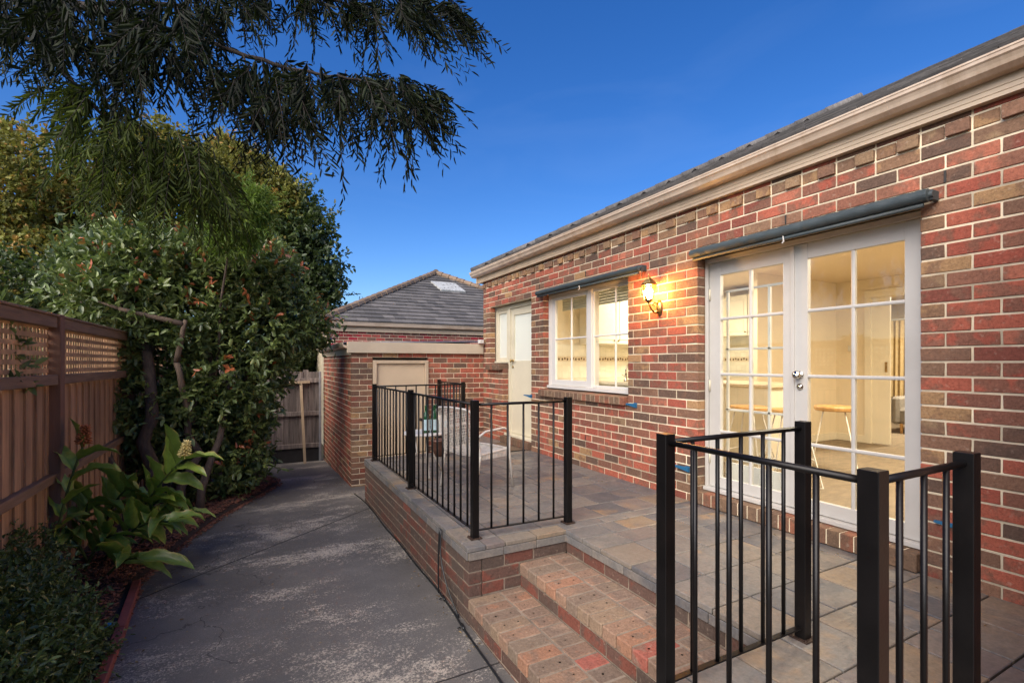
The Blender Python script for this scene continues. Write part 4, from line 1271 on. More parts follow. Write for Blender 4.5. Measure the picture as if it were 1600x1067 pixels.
# ------------------------------------------------------------------ garage
gar = thing('brick_garage', 'low brick outbuilding with a beige door and a long cream beam beyond the terrace', 'outbuilding')
GX, GY = 1.31, 7.80
m = MB()
brickwork(m, lambda u, n, z: (u, GY - n, z), GX, 3.60, -1.98, 0.20, [(1.63, 2.54, -3, 0.055)], phase=GX, seed=41, edges=(GX, 1.63))
brickwork(m, lambda u, n, z: (GX - n, u, z), GY + 0.105, 11.3, -2.14, 0.20, [], phase=GY, seed=42)
m.build('wall', [M_BRICK, M_MORTAR], gar)
m = MB(); m.box((GX + 0.1, GY + 0.1, -2.2), (3.6, 11.25, 0.15)); m.build('core', M_DARKP, gar)
m = MB(); m.box((1.24, GY - 0.05, 0.165), (3.525, GY + 0.02, 0.338), 0, (0.5,) * 3, None, 0.004); m.build('beam', M_BEAM, gar)
m = MB()
m.box((GX - 0.02, GY + 0.02, 0.135), (GX + 0.01, 11.35, 0.235)); m.build('fascia', M_TRIM, gar)
m = MB()
m.prism([(0.0, 0.235), (-0.06, 0.235), (-0.10, 0.255), (-0.115, 0.29), (-0.12, 0.325), (-0.113, 0.325), (-0.10, 0.29), (0.0, 0.26)], (GX - 0.02, GY - 0.03, 0), (GX - 0.02, 11.4, 0))
m.build('gutter', M_GUTTER, gar)
m = MB()
n = 130; vs = []
for i in range(n + 1):
    yy = GY + 0.03 + i * 3.5 / n; zz = 0.335 + 0.009 * math.sin(i * 1.3)
    vs += [(GX - 0.09, yy, zz - 0.01), (3.5, yy, zz + 0.05)]
m.add(vs, [(2 * i, 2 * i + 1, 2 * i + 3, 2 * i + 2) for i in range(n)])
m.build('roof', M_SHEET, gar)
m = MB()
m.box((1.633, GY - 0.022, -1.98), (1.69, GY + 0.08, 0.052), 0, (0.5,) * 3, None, 0.003); m.box((2.48, GY - 0.022, -1.98), (2.537, GY + 0.08, 0.052), 0, (0.5,) * 3, None, 0.003); m.box((1.69, GY - 0.02, 0.0), (2.48, GY + 0.08, 0.051), 0, (0.5,) * 3, None, 0.003)
m.build('door_frame', M_TRIM, gar)
m = MB(); m.box((1.693, GY + 0.02, -1.96), (2.477, GY + 0.06, -0.004)); gd = m.build('door', M_GDOOR, gar)
m = MB(); m.lathe([(0, 0), (0.024, 0), (0.024, 0.006), (0.010, 0.01), (0.010, 0.035), (0.025, 0.045), (0.025, 0.06), (0, 0.068)], 12, (2.41, GY + 0.02, -0.92), 0, (0.5,) * 3, Matrix.Rotation(R(90), 4, 'X')); m.build('handle', M_BLACK, gd, smooth=True)
m = MB(); m.box((3.42, GY - 0.12, 0.345), (3.50, GY - 0.03, 0.41), 0, (0.5,) * 3, None, 0.006); m.build('sensor_box', M_WHITE, gar)

# ------------------------------------------------------------------ rear house with hip roof
rh = thing('rear_house', 'red brick house behind the garage with a grey tiled hip roof', 'house')
RX, RY = 1.67, 13.3
m = MB()
brickwork(m, lambda u, n, z: (u, RY - n, z), RX, 10.4, -0.75, 0.90, [], phase=RX, seed=51)
m.box((RX + 0.02, RY + 0.1, -2.3), (10.3, RY + 9, 0.9), 1)
m.box((RX + 0.02, RY + 0.01, -2.3), (10.3, RY + 0.1, -0.75), 1)
m.build('wall', [M_BRICK_FAR, M_MORTAR], rh)
m = MB(); m.box((RX - 0.03, RY - 0.06, 0.84), (10.5, RY - 0.03, 1.0)); m.box((RX - 0.06, RY - 0.06, 0.84), (RX - 0.03, RY + 9, 1.0)); m.build('fascia', M_TRIM, rh)
m = MB()
m.prism([(0.0, 0.97), (-0.07, 0.97), (-0.11, 0.99), (-0.13, 1.05), (-0.135, 1.085), (-0.125, 1.085), (0, 1.05)], (RX - 0.22, RY - 0.06, 0), (10.6, RY - 0.06, 0), ax=((0, 1, 0), (0, 0, 1)))
m.prism([(0.0, 0.97), (-0.07, 0.97), (-0.11, 0.99), (-0.13, 1.05), (-0.135, 1.085), (-0.125, 1.085), (0, 1.05)], (RX - 0.06, RY - 0.19, 0), (RX - 0.06, RY + 9, 0), ax=((1, 0, 0), (0, 0, 1)))
m.box((6.25, RY - 0.20, 0.975), (6.27, RY - 0.17, 1.09))
m.build('gutter', M_GUTTER, rh)
m = MB()
HR = 4.58
hx0, hy0, hz0 = RX - 0.22, RY - 0.20, 1.09
ca = 1 / math.hypot(1, 0.5)
LFn = lambda b: b * ca; RFn = lambda b: 2 * HR - b * ca
roof_plane(m, (hx0, hy0, hz0), (1, 0, 0), (0, 1, 0.5), (0, -0.5, 1), 18, LFn, RFn, tw=0.30, th=0.285, seed=8, thick=0.04)
roof_plane(m, (hx0, hy0, hz0), (0, 1, 0), (1, 0, 0.5), (-0.5, 0, 1), 18, LFn, lambda b: 10.0, tw=0.30, th=0.285, seed=9, thick=0.04)
ax_, ay_, az_ = hx0 + HR, hy0 + HR, hz0 + HR * 0.5
m.add([(hx0, hy0, hz0 - 0.02), (hx0 + 2 * HR, hy0, hz0 - 0.02), (ax_, ay_, az_ - 0.02), (hx0, hy0 + 10, hz0 - 0.02), (hx0 + 2 * HR, hy0 + 10, hz0 - 0.02), (ax_, hy0 + 10, az_ - 0.02)], [(0, 1, 2), (0, 2, 5, 3), (1, 4, 5, 2)], 0, (0.3, 0.3, 0.3))
rr = m.build('roof', M_ROOF, rh)
m = MB()
for (p, q, n) in (((hx0, hy0, hz0 + 0.02), (ax_, ay_, az_ + 0.05), 22), ((hx0 + 2 * HR, hy0, hz0 + 0.02), (ax_, ay_, az_ + 0.05), 22), ((ax_, ay_ - 0.1, az_ + 0.06), (ax_, ay_ + 5, az_ + 0.06), 14)):
    p, q = Vector(p), Vector(q)
    for i in range(n):
        m.tube([p.lerp(q, i / n), p.lerp(q, (i + 1.12) / n)], [0.12, 0.095], 8, 0, (rng.random(),) * 3)
m.build('ridge_cap', M_RING, rr)
m = MB()
evf = Vector((0, 1, 0.5)).normalized()
o0 = Vector((hx0, hy0, hz0)); nf = Vector((0, -0.5, 1)).normalized()
def onroof(a, b, h): return tuple(o0 + Vector((1, 0, 0)) * a + evf * b + nf * h)
# sheet patch seen near the ridge
pc = [(4.05, 3.95), (4.95, 3.95), (5.05, 3.05), (4.15, 3.05)]
m.add([onroof(a, b, 0.075) for a, b in pc] + [onroof(a, b, 0.02) for a, b in pc], [(0, 1, 2, 3), (0, 4, 5, 1), (1, 5, 6, 2), (2, 6, 7, 3), (3, 7, 4, 0)])
sk = m.build('roof_patch', M_SKYL, rr)
m = MB()
for i in range(9):
    a, b = 4.3 + 0.08 * i, 3.2 + 0.08 * ((i * 5) % 9)
    m.add([onroof(a, b, 0.078), onroof(a + 0.06, b, 0.078), onroof(a + 0.05, b + 0.05, 0.078), onroof(a, b + 0.04, 0.078)], [(0, 1, 2, 3)])
m.build('lichen_spot', M_DARKP, sk)
m = MB(); m.box((RX - 0.10, RY + 0.05, -0.3), (RX - 0.02, RY + 0.13, 0.95), 0, (0.5,) * 3, None, 0.01); m.build('downpipe', M_TRIM, rh)

# ------------------------------------------------------------------ far gate fence, prop and post
gf = thing('paling_gate', 'weathered grey paling gate closing the far end of the path', 'gate')
GYY = 11.2
m = MB(); rg = random.Random(4)
x = -1.5
while x < 1.22:
    w = rg.uniform(0.10, 0.15)
    m.box((x, GYY + (0.0 if rg.random() < 0.5 else 0.014), -1.80), (min(x + w - 0.004, 1.24), GYY + 0.03, -0.15 + rg.uniform(-0.03, 0.03)), 0, (rg.random(), rg.random(), rg.random()))
    x += w
m.build('palings', M_GREYT, gf)
for z in (-0.36, -1.06, -1.74):
    m = MB(); m.box((-1.5, GYY - 0.045, z - 0.045), (1.22, GYY - 0.001, z + 0.045), 0, (0.8,) * 3, None, 0.004); m.build('rail', M_GREYT, gf)
m = MB(); m.box((-1.5, GYY - 0.02, -2.2), (1.24, GYY + 0.02, -1.80)); m.build('plinth_board', M_DARKP, gf)
m = MB(); m.box((1.20, GYY - 0.10, -2.15), (1.245, GYY - 0.05, -0.17), 0, (0.5,) * 3, None, 0.003); m.build('gate_post', M_GALV, gf)
tp = thing('timber_prop', 'pale new timber prop with a cross piece leaning on the grey gate', 'prop', loc=(0.0, 0, 0))
m = MB(); m.bar((0.905, GYY - 0.30, -2.07), (0.845, GYY - 0.07, -0.42), 0.05, 0.032, up=(0, 1, 0), bev=0.002); m.build('upright', M_PALE, tp)
m = MB(); m.bar((0.40, GYY - 0.075, -0.41), (1.02, GYY - 0.075, -0.39), 0.03, 0.05, bev=0.002); m.build('cross_piece', M_PALE, tp)

# ------------------------------------------------------------------ left boundary fence
lf = thing('timber_fence', 'tall brown paling fence topped with lattice along the garden bed', 'fence')
FX = -1.46
m = MB(); rg = random.Random(9)
y = 1.2
while y < 11.1:
    w = rg.uniform(0.10, 0.115)
    m.box((FX - 0.01, y, -1.9), (FX - 0.025, y + 0.15, -0.17), 0, (rg.random() * 0.6, rg.random(), rg.random()))
    m.box((FX + 0.004, y + 0.095, -1.9), (FX - 0.009, y + 0.195, -0.17), 0, (0.4 + rg.random() * 0.6, rg.random(), rg.random()))
    y += 0.19
m.build('palings', M_PALING, lf)
m = MB()
y = 1.2
while y < 11.1:
    m.box((FX - 0.012, y, -0.10), (FX - 0.006, y + 0.034, 0.31), 0, (rg.random(),) * 3); y += 0.068
z = -0.075
while z < 0.30:
    m.box((FX - 0.005, 1.2, z), (FX + 0.001, 11.1, z + 0.034), 0, (rg.random(),) * 3); z += 0.068
m.build('lattice', M_LATT, lf)
for (z0, z1, th) in ((-0.17, -0.09, 0.06), (0.285, 0.372, 0.055), (-0.95, -0.88, 0.05)):
    m = MB(); m.box((FX - 0.005, 1.2, z0), (FX + th, 11.1, z1), 0, (0.5,) * 3, None, 0.004); m.build('rail', M_RAIL, lf)
m = MB(); m.box((FX - 0.04, 1.2, 0.373), (FX + 0.07, 11.1, 0.392), 0, (0.5,) * 3, None, 0.004); m.build('capping', M_RAIL, lf)
for y in (2.55, 5.20, 7.85, 10.5):
    m = MB(); m.box((FX - 0.03, y - 0.05, -1.95), (FX + 0.075, y + 0.05, 0.395), 0, (rg.random(),) * 3, None, 0.004); m.build('post', M_POST, lf)

m = MB()
e = [(-0.70, 2.2), (-0.745, 3.2), (-0.79, 4.05), (-0.845, 4.87)]
for (p, q) in zip(e, e[1:]):
    m.bar((p[0], p[1], -1.765), (q[0], q[1] - 0.008, -1.770), 0.055, 0.07, 0, (rng.random(),) * 3, bev=0.004)
m.build('edging_board', M_REDEDGE, label='red painted timber edging between the mulch bed and the grey path', cat='edging')

# crumpled blue wrapper on the mulch
m = MB(); rg = random.Random(2)
o = Vector((-0.83, 3.98, -1.70))
for i in range(7):
    a = [o + Vector((rg.uniform(-.03, .03), rg.uniform(-.03, .03), rg.uniform(-0.0, .03))) for _ in range(4)]
    m.add([tuple(p) for p in a], [(0, 1, 2), (0, 2, 3)])
m.build('plastic_wrapper', simple('blue_plastic', (0.03, 0.30, 0.55), 0.3), label='crumpled bright blue wrapper lying on the mulch beside the red edging', cat='wrapper')

# ------------------------------------------------------------------ irrigation hose along the terrace wall
hose = thing('irrigation_hose', 'thin black irrigation hose lying along the foot of the terrace wall', 'hose')
m = MB()
pts = [(1.245, 7.2), (1.262, 6.6), (1.268, 6.0), (1.258, 5.4), (1.268, 4.8), (1.262, 4.2), (1.268, 3.7), (1.255, 3.3), (1.235, 3.05), (1.225, 2.8), (1.215, 2.5), (1.19, 2.1), (1.13, 1.7), (1.05, 1.2)]
P = [Vector((x, y, path_z(x, y) + 0.010)) for x, y in pts]
sm = []
for i in range(len(P) - 1):
    a = P[max(i - 1, 0)]; b = P[i]; c = P[i + 1]; d = P[min(i + 2, len(P) - 1)]
    for k in range(6):
        s = k / 6; sm.append(0.5 * ((2 * b) + (c - a) * s + (2 * a - 5 * b + 4 * c - d) * s * s + (3 * b - a - 3 * c + d) * s ** 3))
m.tube(sm, 0.0075, 8)
m.build('pipe', M_HOSE, hose, smooth=True)
for (yt, yb) in ((3.60, 3.62), (3.56, 3.20)):
    m = MB(); q = []
    for k in range(12):
        s = k / 11
        q.append(Vector((1.262 - 0.02 * math.sin(s * 3.14) * (1 if yt < 3.6 else 0.4), yt + (yb - yt) * s ** 2.2 + 0.0, D - 0.012 + (path_z(1.2, 3.5) + 0.02 - D) * s)))
    m.tube(q, 0.0065, 8); m.build('riser_tube', M_HOSE, hose, smooth=True)
for (x, y) in ((1.235, 3.05), (1.262, 3.5)):
    z = path_z(x, y) + 0.016
    m = MB()
    m.tube([(x - 0.006, y - 0.03, z), (x, y, z), (x + 0.006, y + 0.03, z)], [0.0105, 0.010, 0.0105], 8)
    m.tube([(x - 0.02, y, z), (x - 0.04, y, z + 0.003)], [0.006, 0.005], 8)
    m.build('fitting', M_HOSE, hose, smooth=True)

# ------------------------------------------------------------------ terrace furniture
def strip_panel(mb, o, eu, ev, w, h, nu, nv, nrm, bow=0.0, skip=None, sw=0.006):
    """woven panel as crossing thin strips"""
    o, eu, ev, nrm = Vector(o), Vector(eu), Vector(ev), Vector(nrm)
    for i in range(nu + 1):
        a = i / nu * w
        pts = [o + eu * a + ev * (h * k / 6) + nrm * (bow * math.sin(math.pi * a / w)) for k in range(7)]
        mb.tube(pts, sw * 0.5, 4, cap=False)
    for j in range(nv + 1):
        b = j / nv * h
        pts = [o + eu * (w * k / 8) + ev * b + nrm * (bow * math.sin(math.pi * k / 8) + (0.003 if j % 2 else -0.003)) for k in range(9)]
        mb.tube(pts, sw * 0.55, 4, cap=False)


ch = thing('wicker_chair', 'white woven garden chair with tubular frame standing behind the railing corner', 'chair', loc=(1.96, 4.58, D), rz=R(18))
# local: seat faces +X, width along Y
m = MB()
for s in (-1, 1):
    y = s * 0.27
    m = MB()
    m.tube([(-0.20, y, 0.005), (-0.14, y, 0.36), (-0.16, y, 0.50), (-0.25, y, 0.80)], 0.011, 8)
    m.build('back_leg', M_WICK, ch, smooth=True)
    m = MB()
    m.tube([(-0.17, y, 0.55), (-0.08, y * 1.03, 0.60), (0.16, y * 1.05, 0.615), (0.225, y * 1.05, 0.595), (0.25, y * 1.05, 0.52), (0.26, y, 0.36), (0.31, y, 0.005)], 0.011, 8)
    m.build('arm_frame', M_WICK, ch, smooth=True)
m = MB()
m.tube([(-0.25, -0.27, 0.79), (-0.265, -0.2, 0.82), (-0.275, 0, 0.83), (-0.265, 0.2, 0.82), (-0.25, 0.27, 0.79)], 0.011, 8)
evb = Vector((-0.10, 0, 0.50)).normalized()
strip_panel(m, (-0.155, -0.26, 0.38), (0, 1, 0), evb, 0.52, 0.45, 22, 28, (-1, 0, 0), bow=0.03, sw=0.0055)
m.build('woven_back', M_WICK, ch, smooth=True)
m = MB()
m.tube([(-0.15, -0.26, 0.375), (0.26, -0.26, 0.395), (0.27, 0.0, 0.40), (0.26, 0.26, 0.395), (-0.15, 0.26, 0.375)], 0.010, 8)
strip_panel(m, (-0.15, -0.26, 0.372), (0, 1, 0), Vector((0.41, 0, 0.02)).normalized(), 0.52, 0.41, 24, 26, (0, 0, -1), bow=0.025, sw=0.007)
for j in range(30):
    y = -0.26 + j * 0.52 / 29
    m.box((0.262, y - 0.006, 0.335), (0.268, y + 0.006, 0.40))
for j in range(22):
    x = -0.15 + j * 0.41 / 21
    for yy in (-0.262, 0.262): m.box((x - 0.006, yy - 0.002, 0.325), (x + 0.006, yy + 0.002, 0.385))
m.build('woven_seat', M_WICK, ch, smooth=False)

tb = thing('side_table', 'small white round table holding green bottles between railing and garage door', 'table', loc=(1.71, 5.36, D))
m = MB(); m.lathe([(0.0, 0.46), (0.24, 0.46), (0.25, 0.468), (0.25, 0.478), (0.24, 0.485), (0.0, 0.485)], 28); m.build('tabletop', M_TEAK, tb)
for k in range(3):
    a = 2 * math.pi * k / 3 + 0.4
    m = MB(); m.tube([(0.12 * math.cos(a), 0.12 * math.sin(a), 0.46), (0.10 * math.cos(a), 0.10 * math.sin(a), 0.25), (0.24 * math.cos(a), 0.24 * math.sin(a), 0.006)], 0.010, 8); m.build('leg', M_WICK, tb, smooth=True)
def bottle(x, y, label, lab, sc=1.0):
    t = thing('wine_bottle', label, 'bottle', 'green bottles on the white garden table', loc=(x, y, D + 0.486))
    m = MB(); m.lathe([(0.0, 0), (0.037 * sc, 0), (0.04 * sc, 0.006), (0.04 * sc, 0.17), (0.034 * sc, 0.20), (0.016 * sc, 0.235), (0.0145 * sc, 0.29), (0.017 * sc, 0.293), (0.017 * sc, 0.305), (0.0, 0.306)], 16)
    m.build('glass_body', M_BOTTLE, t, smooth=True)
    m = MB(); n = 16; vs = [(0.041 * sc * math.cos(2 * math.pi * k / n), 0.041 * sc * math.sin(2 * math.pi * k / n), z) for z in (0.03, 0.15) for k in range(n)]
    m.add(vs, [(k, (k + 1) % n, n + (k + 1) % n, n + k) for k in range(n)]); m.build('label_band', lab, t, smooth=True)
bottle(1.69, 5.27, 'green bottle with pale blue label, left one on the garden table', M_LABEL)
bottle(1.78, 5.26, 'green bottle with pale blue label, middle one on the garden table', M_LABEL)
bottle(1.83, 5.33, 'green bottle with pale green label, right one beside the white carton', M_LABELG, 0.95)
t = thing('white_carton', 'small white carton beside the green bottles on the garden table', 'carton', loc=(1.87, 5.24, D + 0.486))
m = MB(); m.box((-0.04, -0.03, 0), (0.04, 0.03, 0.19), 0, (0.5,) * 3, None, 0.003); m.build('box_body', M_TEAK, t)
m = MB(); m.box((-0.041, -0.032, 0.06), (0.041, -0.0305, 0.13)); m.build('printed_side', M_LABEL, t)
t = thing('plant_pot', 'dark brown glazed pot standing behind the garden table by the far railing', 'pot', loc=(2.22, 6.35, D))
m = MB(); m.lathe([(0.0, 0.0), (0.07, 0.0), (0.09, 0.10), (0.105, 0.19), (0.115, 0.20), (0.115, 0.225), (0.10, 0.225), (0.095, 0.18), (0.0, 0.17)], 20); m.build('pot_body', M_TERRACOT, t, smooth=True)
m = MB(); m.lathe([(0.0, 0.20), (0.097, 0.20), (0.097, 0.19), (0, 0.19)], 16); m.build('soil', M_SOIL, t)

t = thing('doormat', 'brown coir doormat on the slate below the back door step', 'doormat', loc=(3.21, 6.52, D + 0.002))
m = MB(); m.box((-0.23, -0.36, 0), (0.23, 0.36, 0.014), 0, (0.5,) * 3, None, 0.004); m.build('pile', M_MATT, t)
m = MB()
for a, b in (((-0.245, -0.375), (0.245, -0.361)), ((-0.245, 0.361), (0.245, 0.375)), ((-0.245, -0.361), (-0.231, 0.361)), ((0.231, -0.361), (0.245, 0.361))): m.box((*a, 0), (*b, 0.012))
m.build('rubber_border', M_HOSE, t)

# ------------------------------------------------------------------ foliage
def build_arrays(name, V, Q, mat, parent, C, **props):
    me = bpy.data.meshes.new(name)
    nv, nq = len(V), len(Q)
    me.vertices.add(nv); me.vertices.foreach_set('co', V.astype(np.float32).ravel())
    me.loops.add(nq * 4); me.loops.foreach_set('vertex_index', Q.astype(np.int32).ravel())
    me.polygons.add(nq)
    me.polygons.foreach_set('loop_start', np.arange(0, nq * 4, 4, dtype=np.int32))
    me.polygons.foreach_set('loop_total', np.full(nq, 4, dtype=np.int32))
    me.materials.append(mat)
    a = me.color_attributes.new('rnd', 'FLOAT_COLOR', 'POINT')
    CC = np.ones((nv, 4), dtype=np.float32); CC[:, :3] = C
    a.data.foreach_set('color', CC.ravel())
    me.update(calc_edges=True)
    o = bpy.data.objects.new(name, me); COL.objects.link(o)
    if parent is not None: o.parent = parent
    return tag(o, **props)


def norm(a): return a / np.maximum(1e-9, np.linalg.norm(a, axis=-1, keepdims=True))


TEMPL = np.array([(0, 0, 0), (0.30, 0.5, 0.02), (0.70, 0.42, 0.0), (1.0, 0, -0.10), (0.70, -0.42, 0.0), (0.30, -0.5, 0.02)])
TQ = np.array([(0, 1, 2, 3), (0, 3, 4, 5)])


def leaves(P, Dr, L, Wd, rg, colr, colg, colb, fold=0.25, up=0.6):
    """P leaf bases, Dr leaf directions; returns V, Q, C"""
    n = len(P)
    Dr = norm(Dr)
    upv = norm(rg.normal(size=(n, 3)) * (1 - up) + np.array([0, 0, 1.0]) * up)
    S = norm(np.cross(Dr, upv)); N = np.cross(S, Dr)
    t = TEMPL.copy()
    V = (P[:, None, :] + Dr[:, None, :] * (t[None, :, 0:1] * L[:, None, None])
         + S[:, None, :] * (t[None, :, 1:2] * Wd[:, None, None])
         + N[:, None, :] * ((t[None, :, 2:3] * L[:, None, None]) + np.abs(t[None, :, 1:2]) * fold * Wd[:, None, None]))
    Q = (np.arange(n)[:, None, None] * 6 + TQ[None]).reshape(-1, 4)
    C = np.stack([colr, colg, colb], -1)
    C = np.repeat(C, 6, axis=0)
    return V.reshape(-1, 3), Q, C


def crown(name, parent, blobs, mat, ntw, per, L, aspect, tl, seed, shell=0.55, droop=0.0, gap=0.0, gapscale=1.5, redp=0.0, redtop=False, outw=0.8, upw=0.25, **props):
    rg = np.random.default_rng(seed)
    B = np.array([b[0] for b in blobs], float); Rr = np.array([b[1] for b in blobs], float)
    if Rr.ndim == 1: Rr = np.repeat(Rr[:, None], 3, 1)
    wgt = (Rr.prod(1)) ** (2 / 3); wgt /= wgt.sum()
    k = rg.choice(len(B), ntw, p=wgt)
    d = norm(rg.normal(size=(ntw, 3)))
    rad = shell + (1.05 - shell) * rg.random(ntw) ** 0.6
    P = B[k] + d * Rr[k] * rad[:, None]
    # drop twigs deep inside other blobs, and carve noisy gaps
    keep = np.ones(ntw, bool)
    for i in range(len(B)):
        q = np.linalg.norm((P - B[i]) / Rr[i], axis=1)
        keep &= ~((q < shell * 0.9) & (k != i))
    if gap > 0:
        g = np.sin(P[:, 0] * gapscale * 2.1 + seed) * np.sin(P[:, 1] * gapscale * 1.7 + 1.3 * seed) * np.sin(P[:, 2] * gapscale * 2.6 + 0.7) + 0.35 * np.sin(P[:, 0] * gapscale * 5.3) * np.sin(P[:, 2] * gapscale * 6.1 + P[:, 1] * 3)
        keep &= g > (-1.2 + gap + 0.25 * rg.normal(size=ntw))
    P, d = P[keep], d[keep]
    n = len(P)
    TD = norm(d * outw + np.array([0, 0, 1.0]) * upw + rg.normal(size=(n, 3)) * 0.45)
    # long shoots stick out for an uneven outline
    s = rg.random((n, per)) * tl * (0.6 + 1.2 * rg.random((n, 1)) ** 3)
    LP = (P[:, None, :] + TD[:, None, :] * s[..., None]).reshape(-1, 3)
    LD = (TD[:, None, :] * 0.55 + rg.normal(size=(n, per, 3)) * 0.62 + np.array([0, 0, -droop])).reshape(-1, 3)
    m_ = n * per
    LL = L * (0.6 + 0.7 * rg.random(m_))
    cr = np.clip(rg.random(m_) * 0.6 + np.repeat(rg.random(n), per) * 0.4, 0, 1)
    cg = np.repeat(np.clip(0.5 + 0.28 * rg.normal(size=n), 0, 1), per)
    red = rg.random(n) < redp
    if redtop:
        red &= (d[:, 2] > 0.15)
    cb = np.where(np.repeat(red, per) & (s.reshape(-1) > tl * 0.35), 0.8, 0.2)
    V, Q, C = leaves(LP, LD, LL, LL * aspect, rg, cr, cg, cb)
    return build_arrays(name, V, Q, mat, parent, C, **props)


def limb(mb, p, q, r0, r1, seed=0, n=7, wob=0.06, c=(0.5, 0.5, 0.5), sides=8):
    rg = random.Random(seed)
    p, q = Vector(p), Vector(q); L = (q - p).length
    pts = []
    for i in range(n + 1):
        s = i / n
        w = wob * L * math.sin(math.pi * s)
        pts.append(p.lerp(q, s) + Vector((rg.uniform(-w, w), rg.uniform(-w, w), rg.uniform(-w, w) * 0.6)))
    mb.tube(pts, [r0 + (r1 - r0) * i / n for i in range(n + 1)], sides, 0, c)
    return pts


GZ = -1.75
# --- big glossy shrub with red tips
sh = thing('glossy_shrub', 'large glossy dark green shrub with reddish new tips leaning over the path bed', 'shrub')
blobs = []
for (u, v, d, r) in ((185, 470, 6.0, .46), (240, 420, 6.5, .55), (168, 430, 6.3, .40), (320, 430, 6.9, .55), (400, 440, 7.2, .50), (300, 500, 6.7, .62), (390, 520, 7.1, .56), (455, 500, 7.5, .42), (480, 520, 7.7, .28), (350, 600, 6.9, .60),
                     (360, 670, 6.9, .46), (300, 640, 6.6, .45), (340, 740, 6.7, .36), (372, 725, 7.0, .32), (160, 560, 6.1, .42), (210, 640, 6.2, .45), (290, 410, 7.3, .45), (415, 590, 7.4, .28), (385, 640, 7.2, .32), (170, 680, 6.2, .35), (165, 395, 6.8, .38), (420, 420, 7.4, .33), (260, 700, 6.5, .36)):
    p = at(u, v, d); blobs.append((tuple(p), (r, r, r * 0.92)))
crown('crown', sh, blobs, M_LSHRUB, 6300, 8, 0.102, 0.40, 0.24, 3, shell=0.5, redp=0.10, redtop=True, gap=0.42, gapscale=2.4)
m = MB()
b0 = Vector((-1.05, 6.95, GZ - 0.08))
limb(m, b0, at(228, 540, 6.2), 0.085, 0.06, 1, 7, 0.04)
limb(m, at(228, 540, 6.2), at(170, 430, 6.2), 0.05, 0.02, 2)
limb(m, at(226, 560, 6.2), at(300, 420, 6.8), 0.045, 0.015, 3)
limb(m, b0 + Vector((0.25, 0.1, 0)), at(330, 520, 6.8), 0.055, 0.03, 4)
limb(m, at(330, 520, 6.8), at(410, 430, 7.2), 0.03, 0.012, 5)
limb(m, b0 + Vector((0.45, 0.0, 0)), at(360, 560, 7.0), 0.05, 0.025, 6)
limb(m, at(340, 640, 6.9), at(470, 500, 7.5), 0.03, 0.01, 7)
limb(m, at(300, 620, 6.6), at(430, 560, 7.3), 0.02, 0.008, 8)
limb(m, b0 + Vector((-0.3, -0.2, 0)), at(150, 560, 6.0), 0.05, 0.025, 9)
limb(m, at(150, 560, 6.0), at(110, 430, 6.2), 0.025, 0.01, 10)
m.build('trunk', M_BARK, sh, smooth=True)
m = MB()
limb(m, at(185, 482, 5.75), at(286, 506, 6.05), 0.022, 0.034, 11, 6, 0.02)
limb(m, at(290, 500, 6.05), at(276, 566, 6.15), 0.024, 0.036, 12, 5, 0.02)
limb(m, at(276, 566, 6.15), at(300, 660, 6.3), 0.036, 0.042, 13, 5, 0.02)
limb(m, at(150, 470, 5.7), at(185, 482, 5.75), 0.008, 0.022, 14, 4, 0.02)
m.build('bare_limb', M_BARKP, sh, smooth=True)

# --- dark tree behind the gate
dt = thing('dark_tree', 'dense dark evergreen tree standing behind the gate and shrub', 'tree')
blobs = []
for (u, v, d, r) in ((450, 370, 15, 0.95), (475, 420, 15, 0.85), (420, 440, 15.5, 1.2), (485, 465, 15, .8), (430, 330, 15.5, .7), (470, 520, 15.5, 1.1), (400, 380, 16, 1.1), (512, 440, 15, .38), (520, 400, 15, .3), (500, 355, 15, .38), (470, 318, 15.2, .4), (525, 475, 15, .28), (440, 300, 15.5, .35), (450, 620, 15.5, 1.4), (500, 560, 16, .8)):
    blobs.append((tuple(at(u, v, d)), r))
crown('crown', dt, blobs, M_LDARK, 6800, 8, 0.14, 0.5, 0.45, 5, shell=0.4, redp=0.05, gap=0.55, gapscale=1.9)
m = MB(); limb(m, (at(450, 570, 15.5).x, at(450, 570, 15.5).y, -2.2), at(450, 400, 15.3), 0.22, 0.08, 3); limb(m, at(450, 480, 15.4), at(490, 400, 15), 0.08, 0.03, 4)
m.build('trunk', M_BARK, dt, smooth=True)

# --- olive and golden trees beyond the fence
def bgtree(label, bl, mat, n, L, seed, base, redp=0.15, gap=0.45, per=8):
    t = thing('garden_tree', label, 'tree', 'trees beyond the paling fence')
    bb = [(tuple(at(u, v, d)), r) for (u, v, d, r) in bl]
    crown('crown', t, bb, mat, n, per, L, 0.6, L * 2.4, seed, shell=0.45, redp=redp, gap=gap, gapscale=1.1, upw=0.1)
    m = MB(); b = at(*base); b.z = -2.2
    tops = sorted(bb, key=lambda k: -k[1])[:4]
    hub = Vector((b.x, b.y, 0.8))
    limb(m, b, hub, 0.16, 0.11, seed)
    for i, (p, r) in enumerate(tops): limb(m, hub, p, 0.075, 0.02, seed + i + 1)
    m.build('trunk', M_BARK, t, smooth=True)
    return t


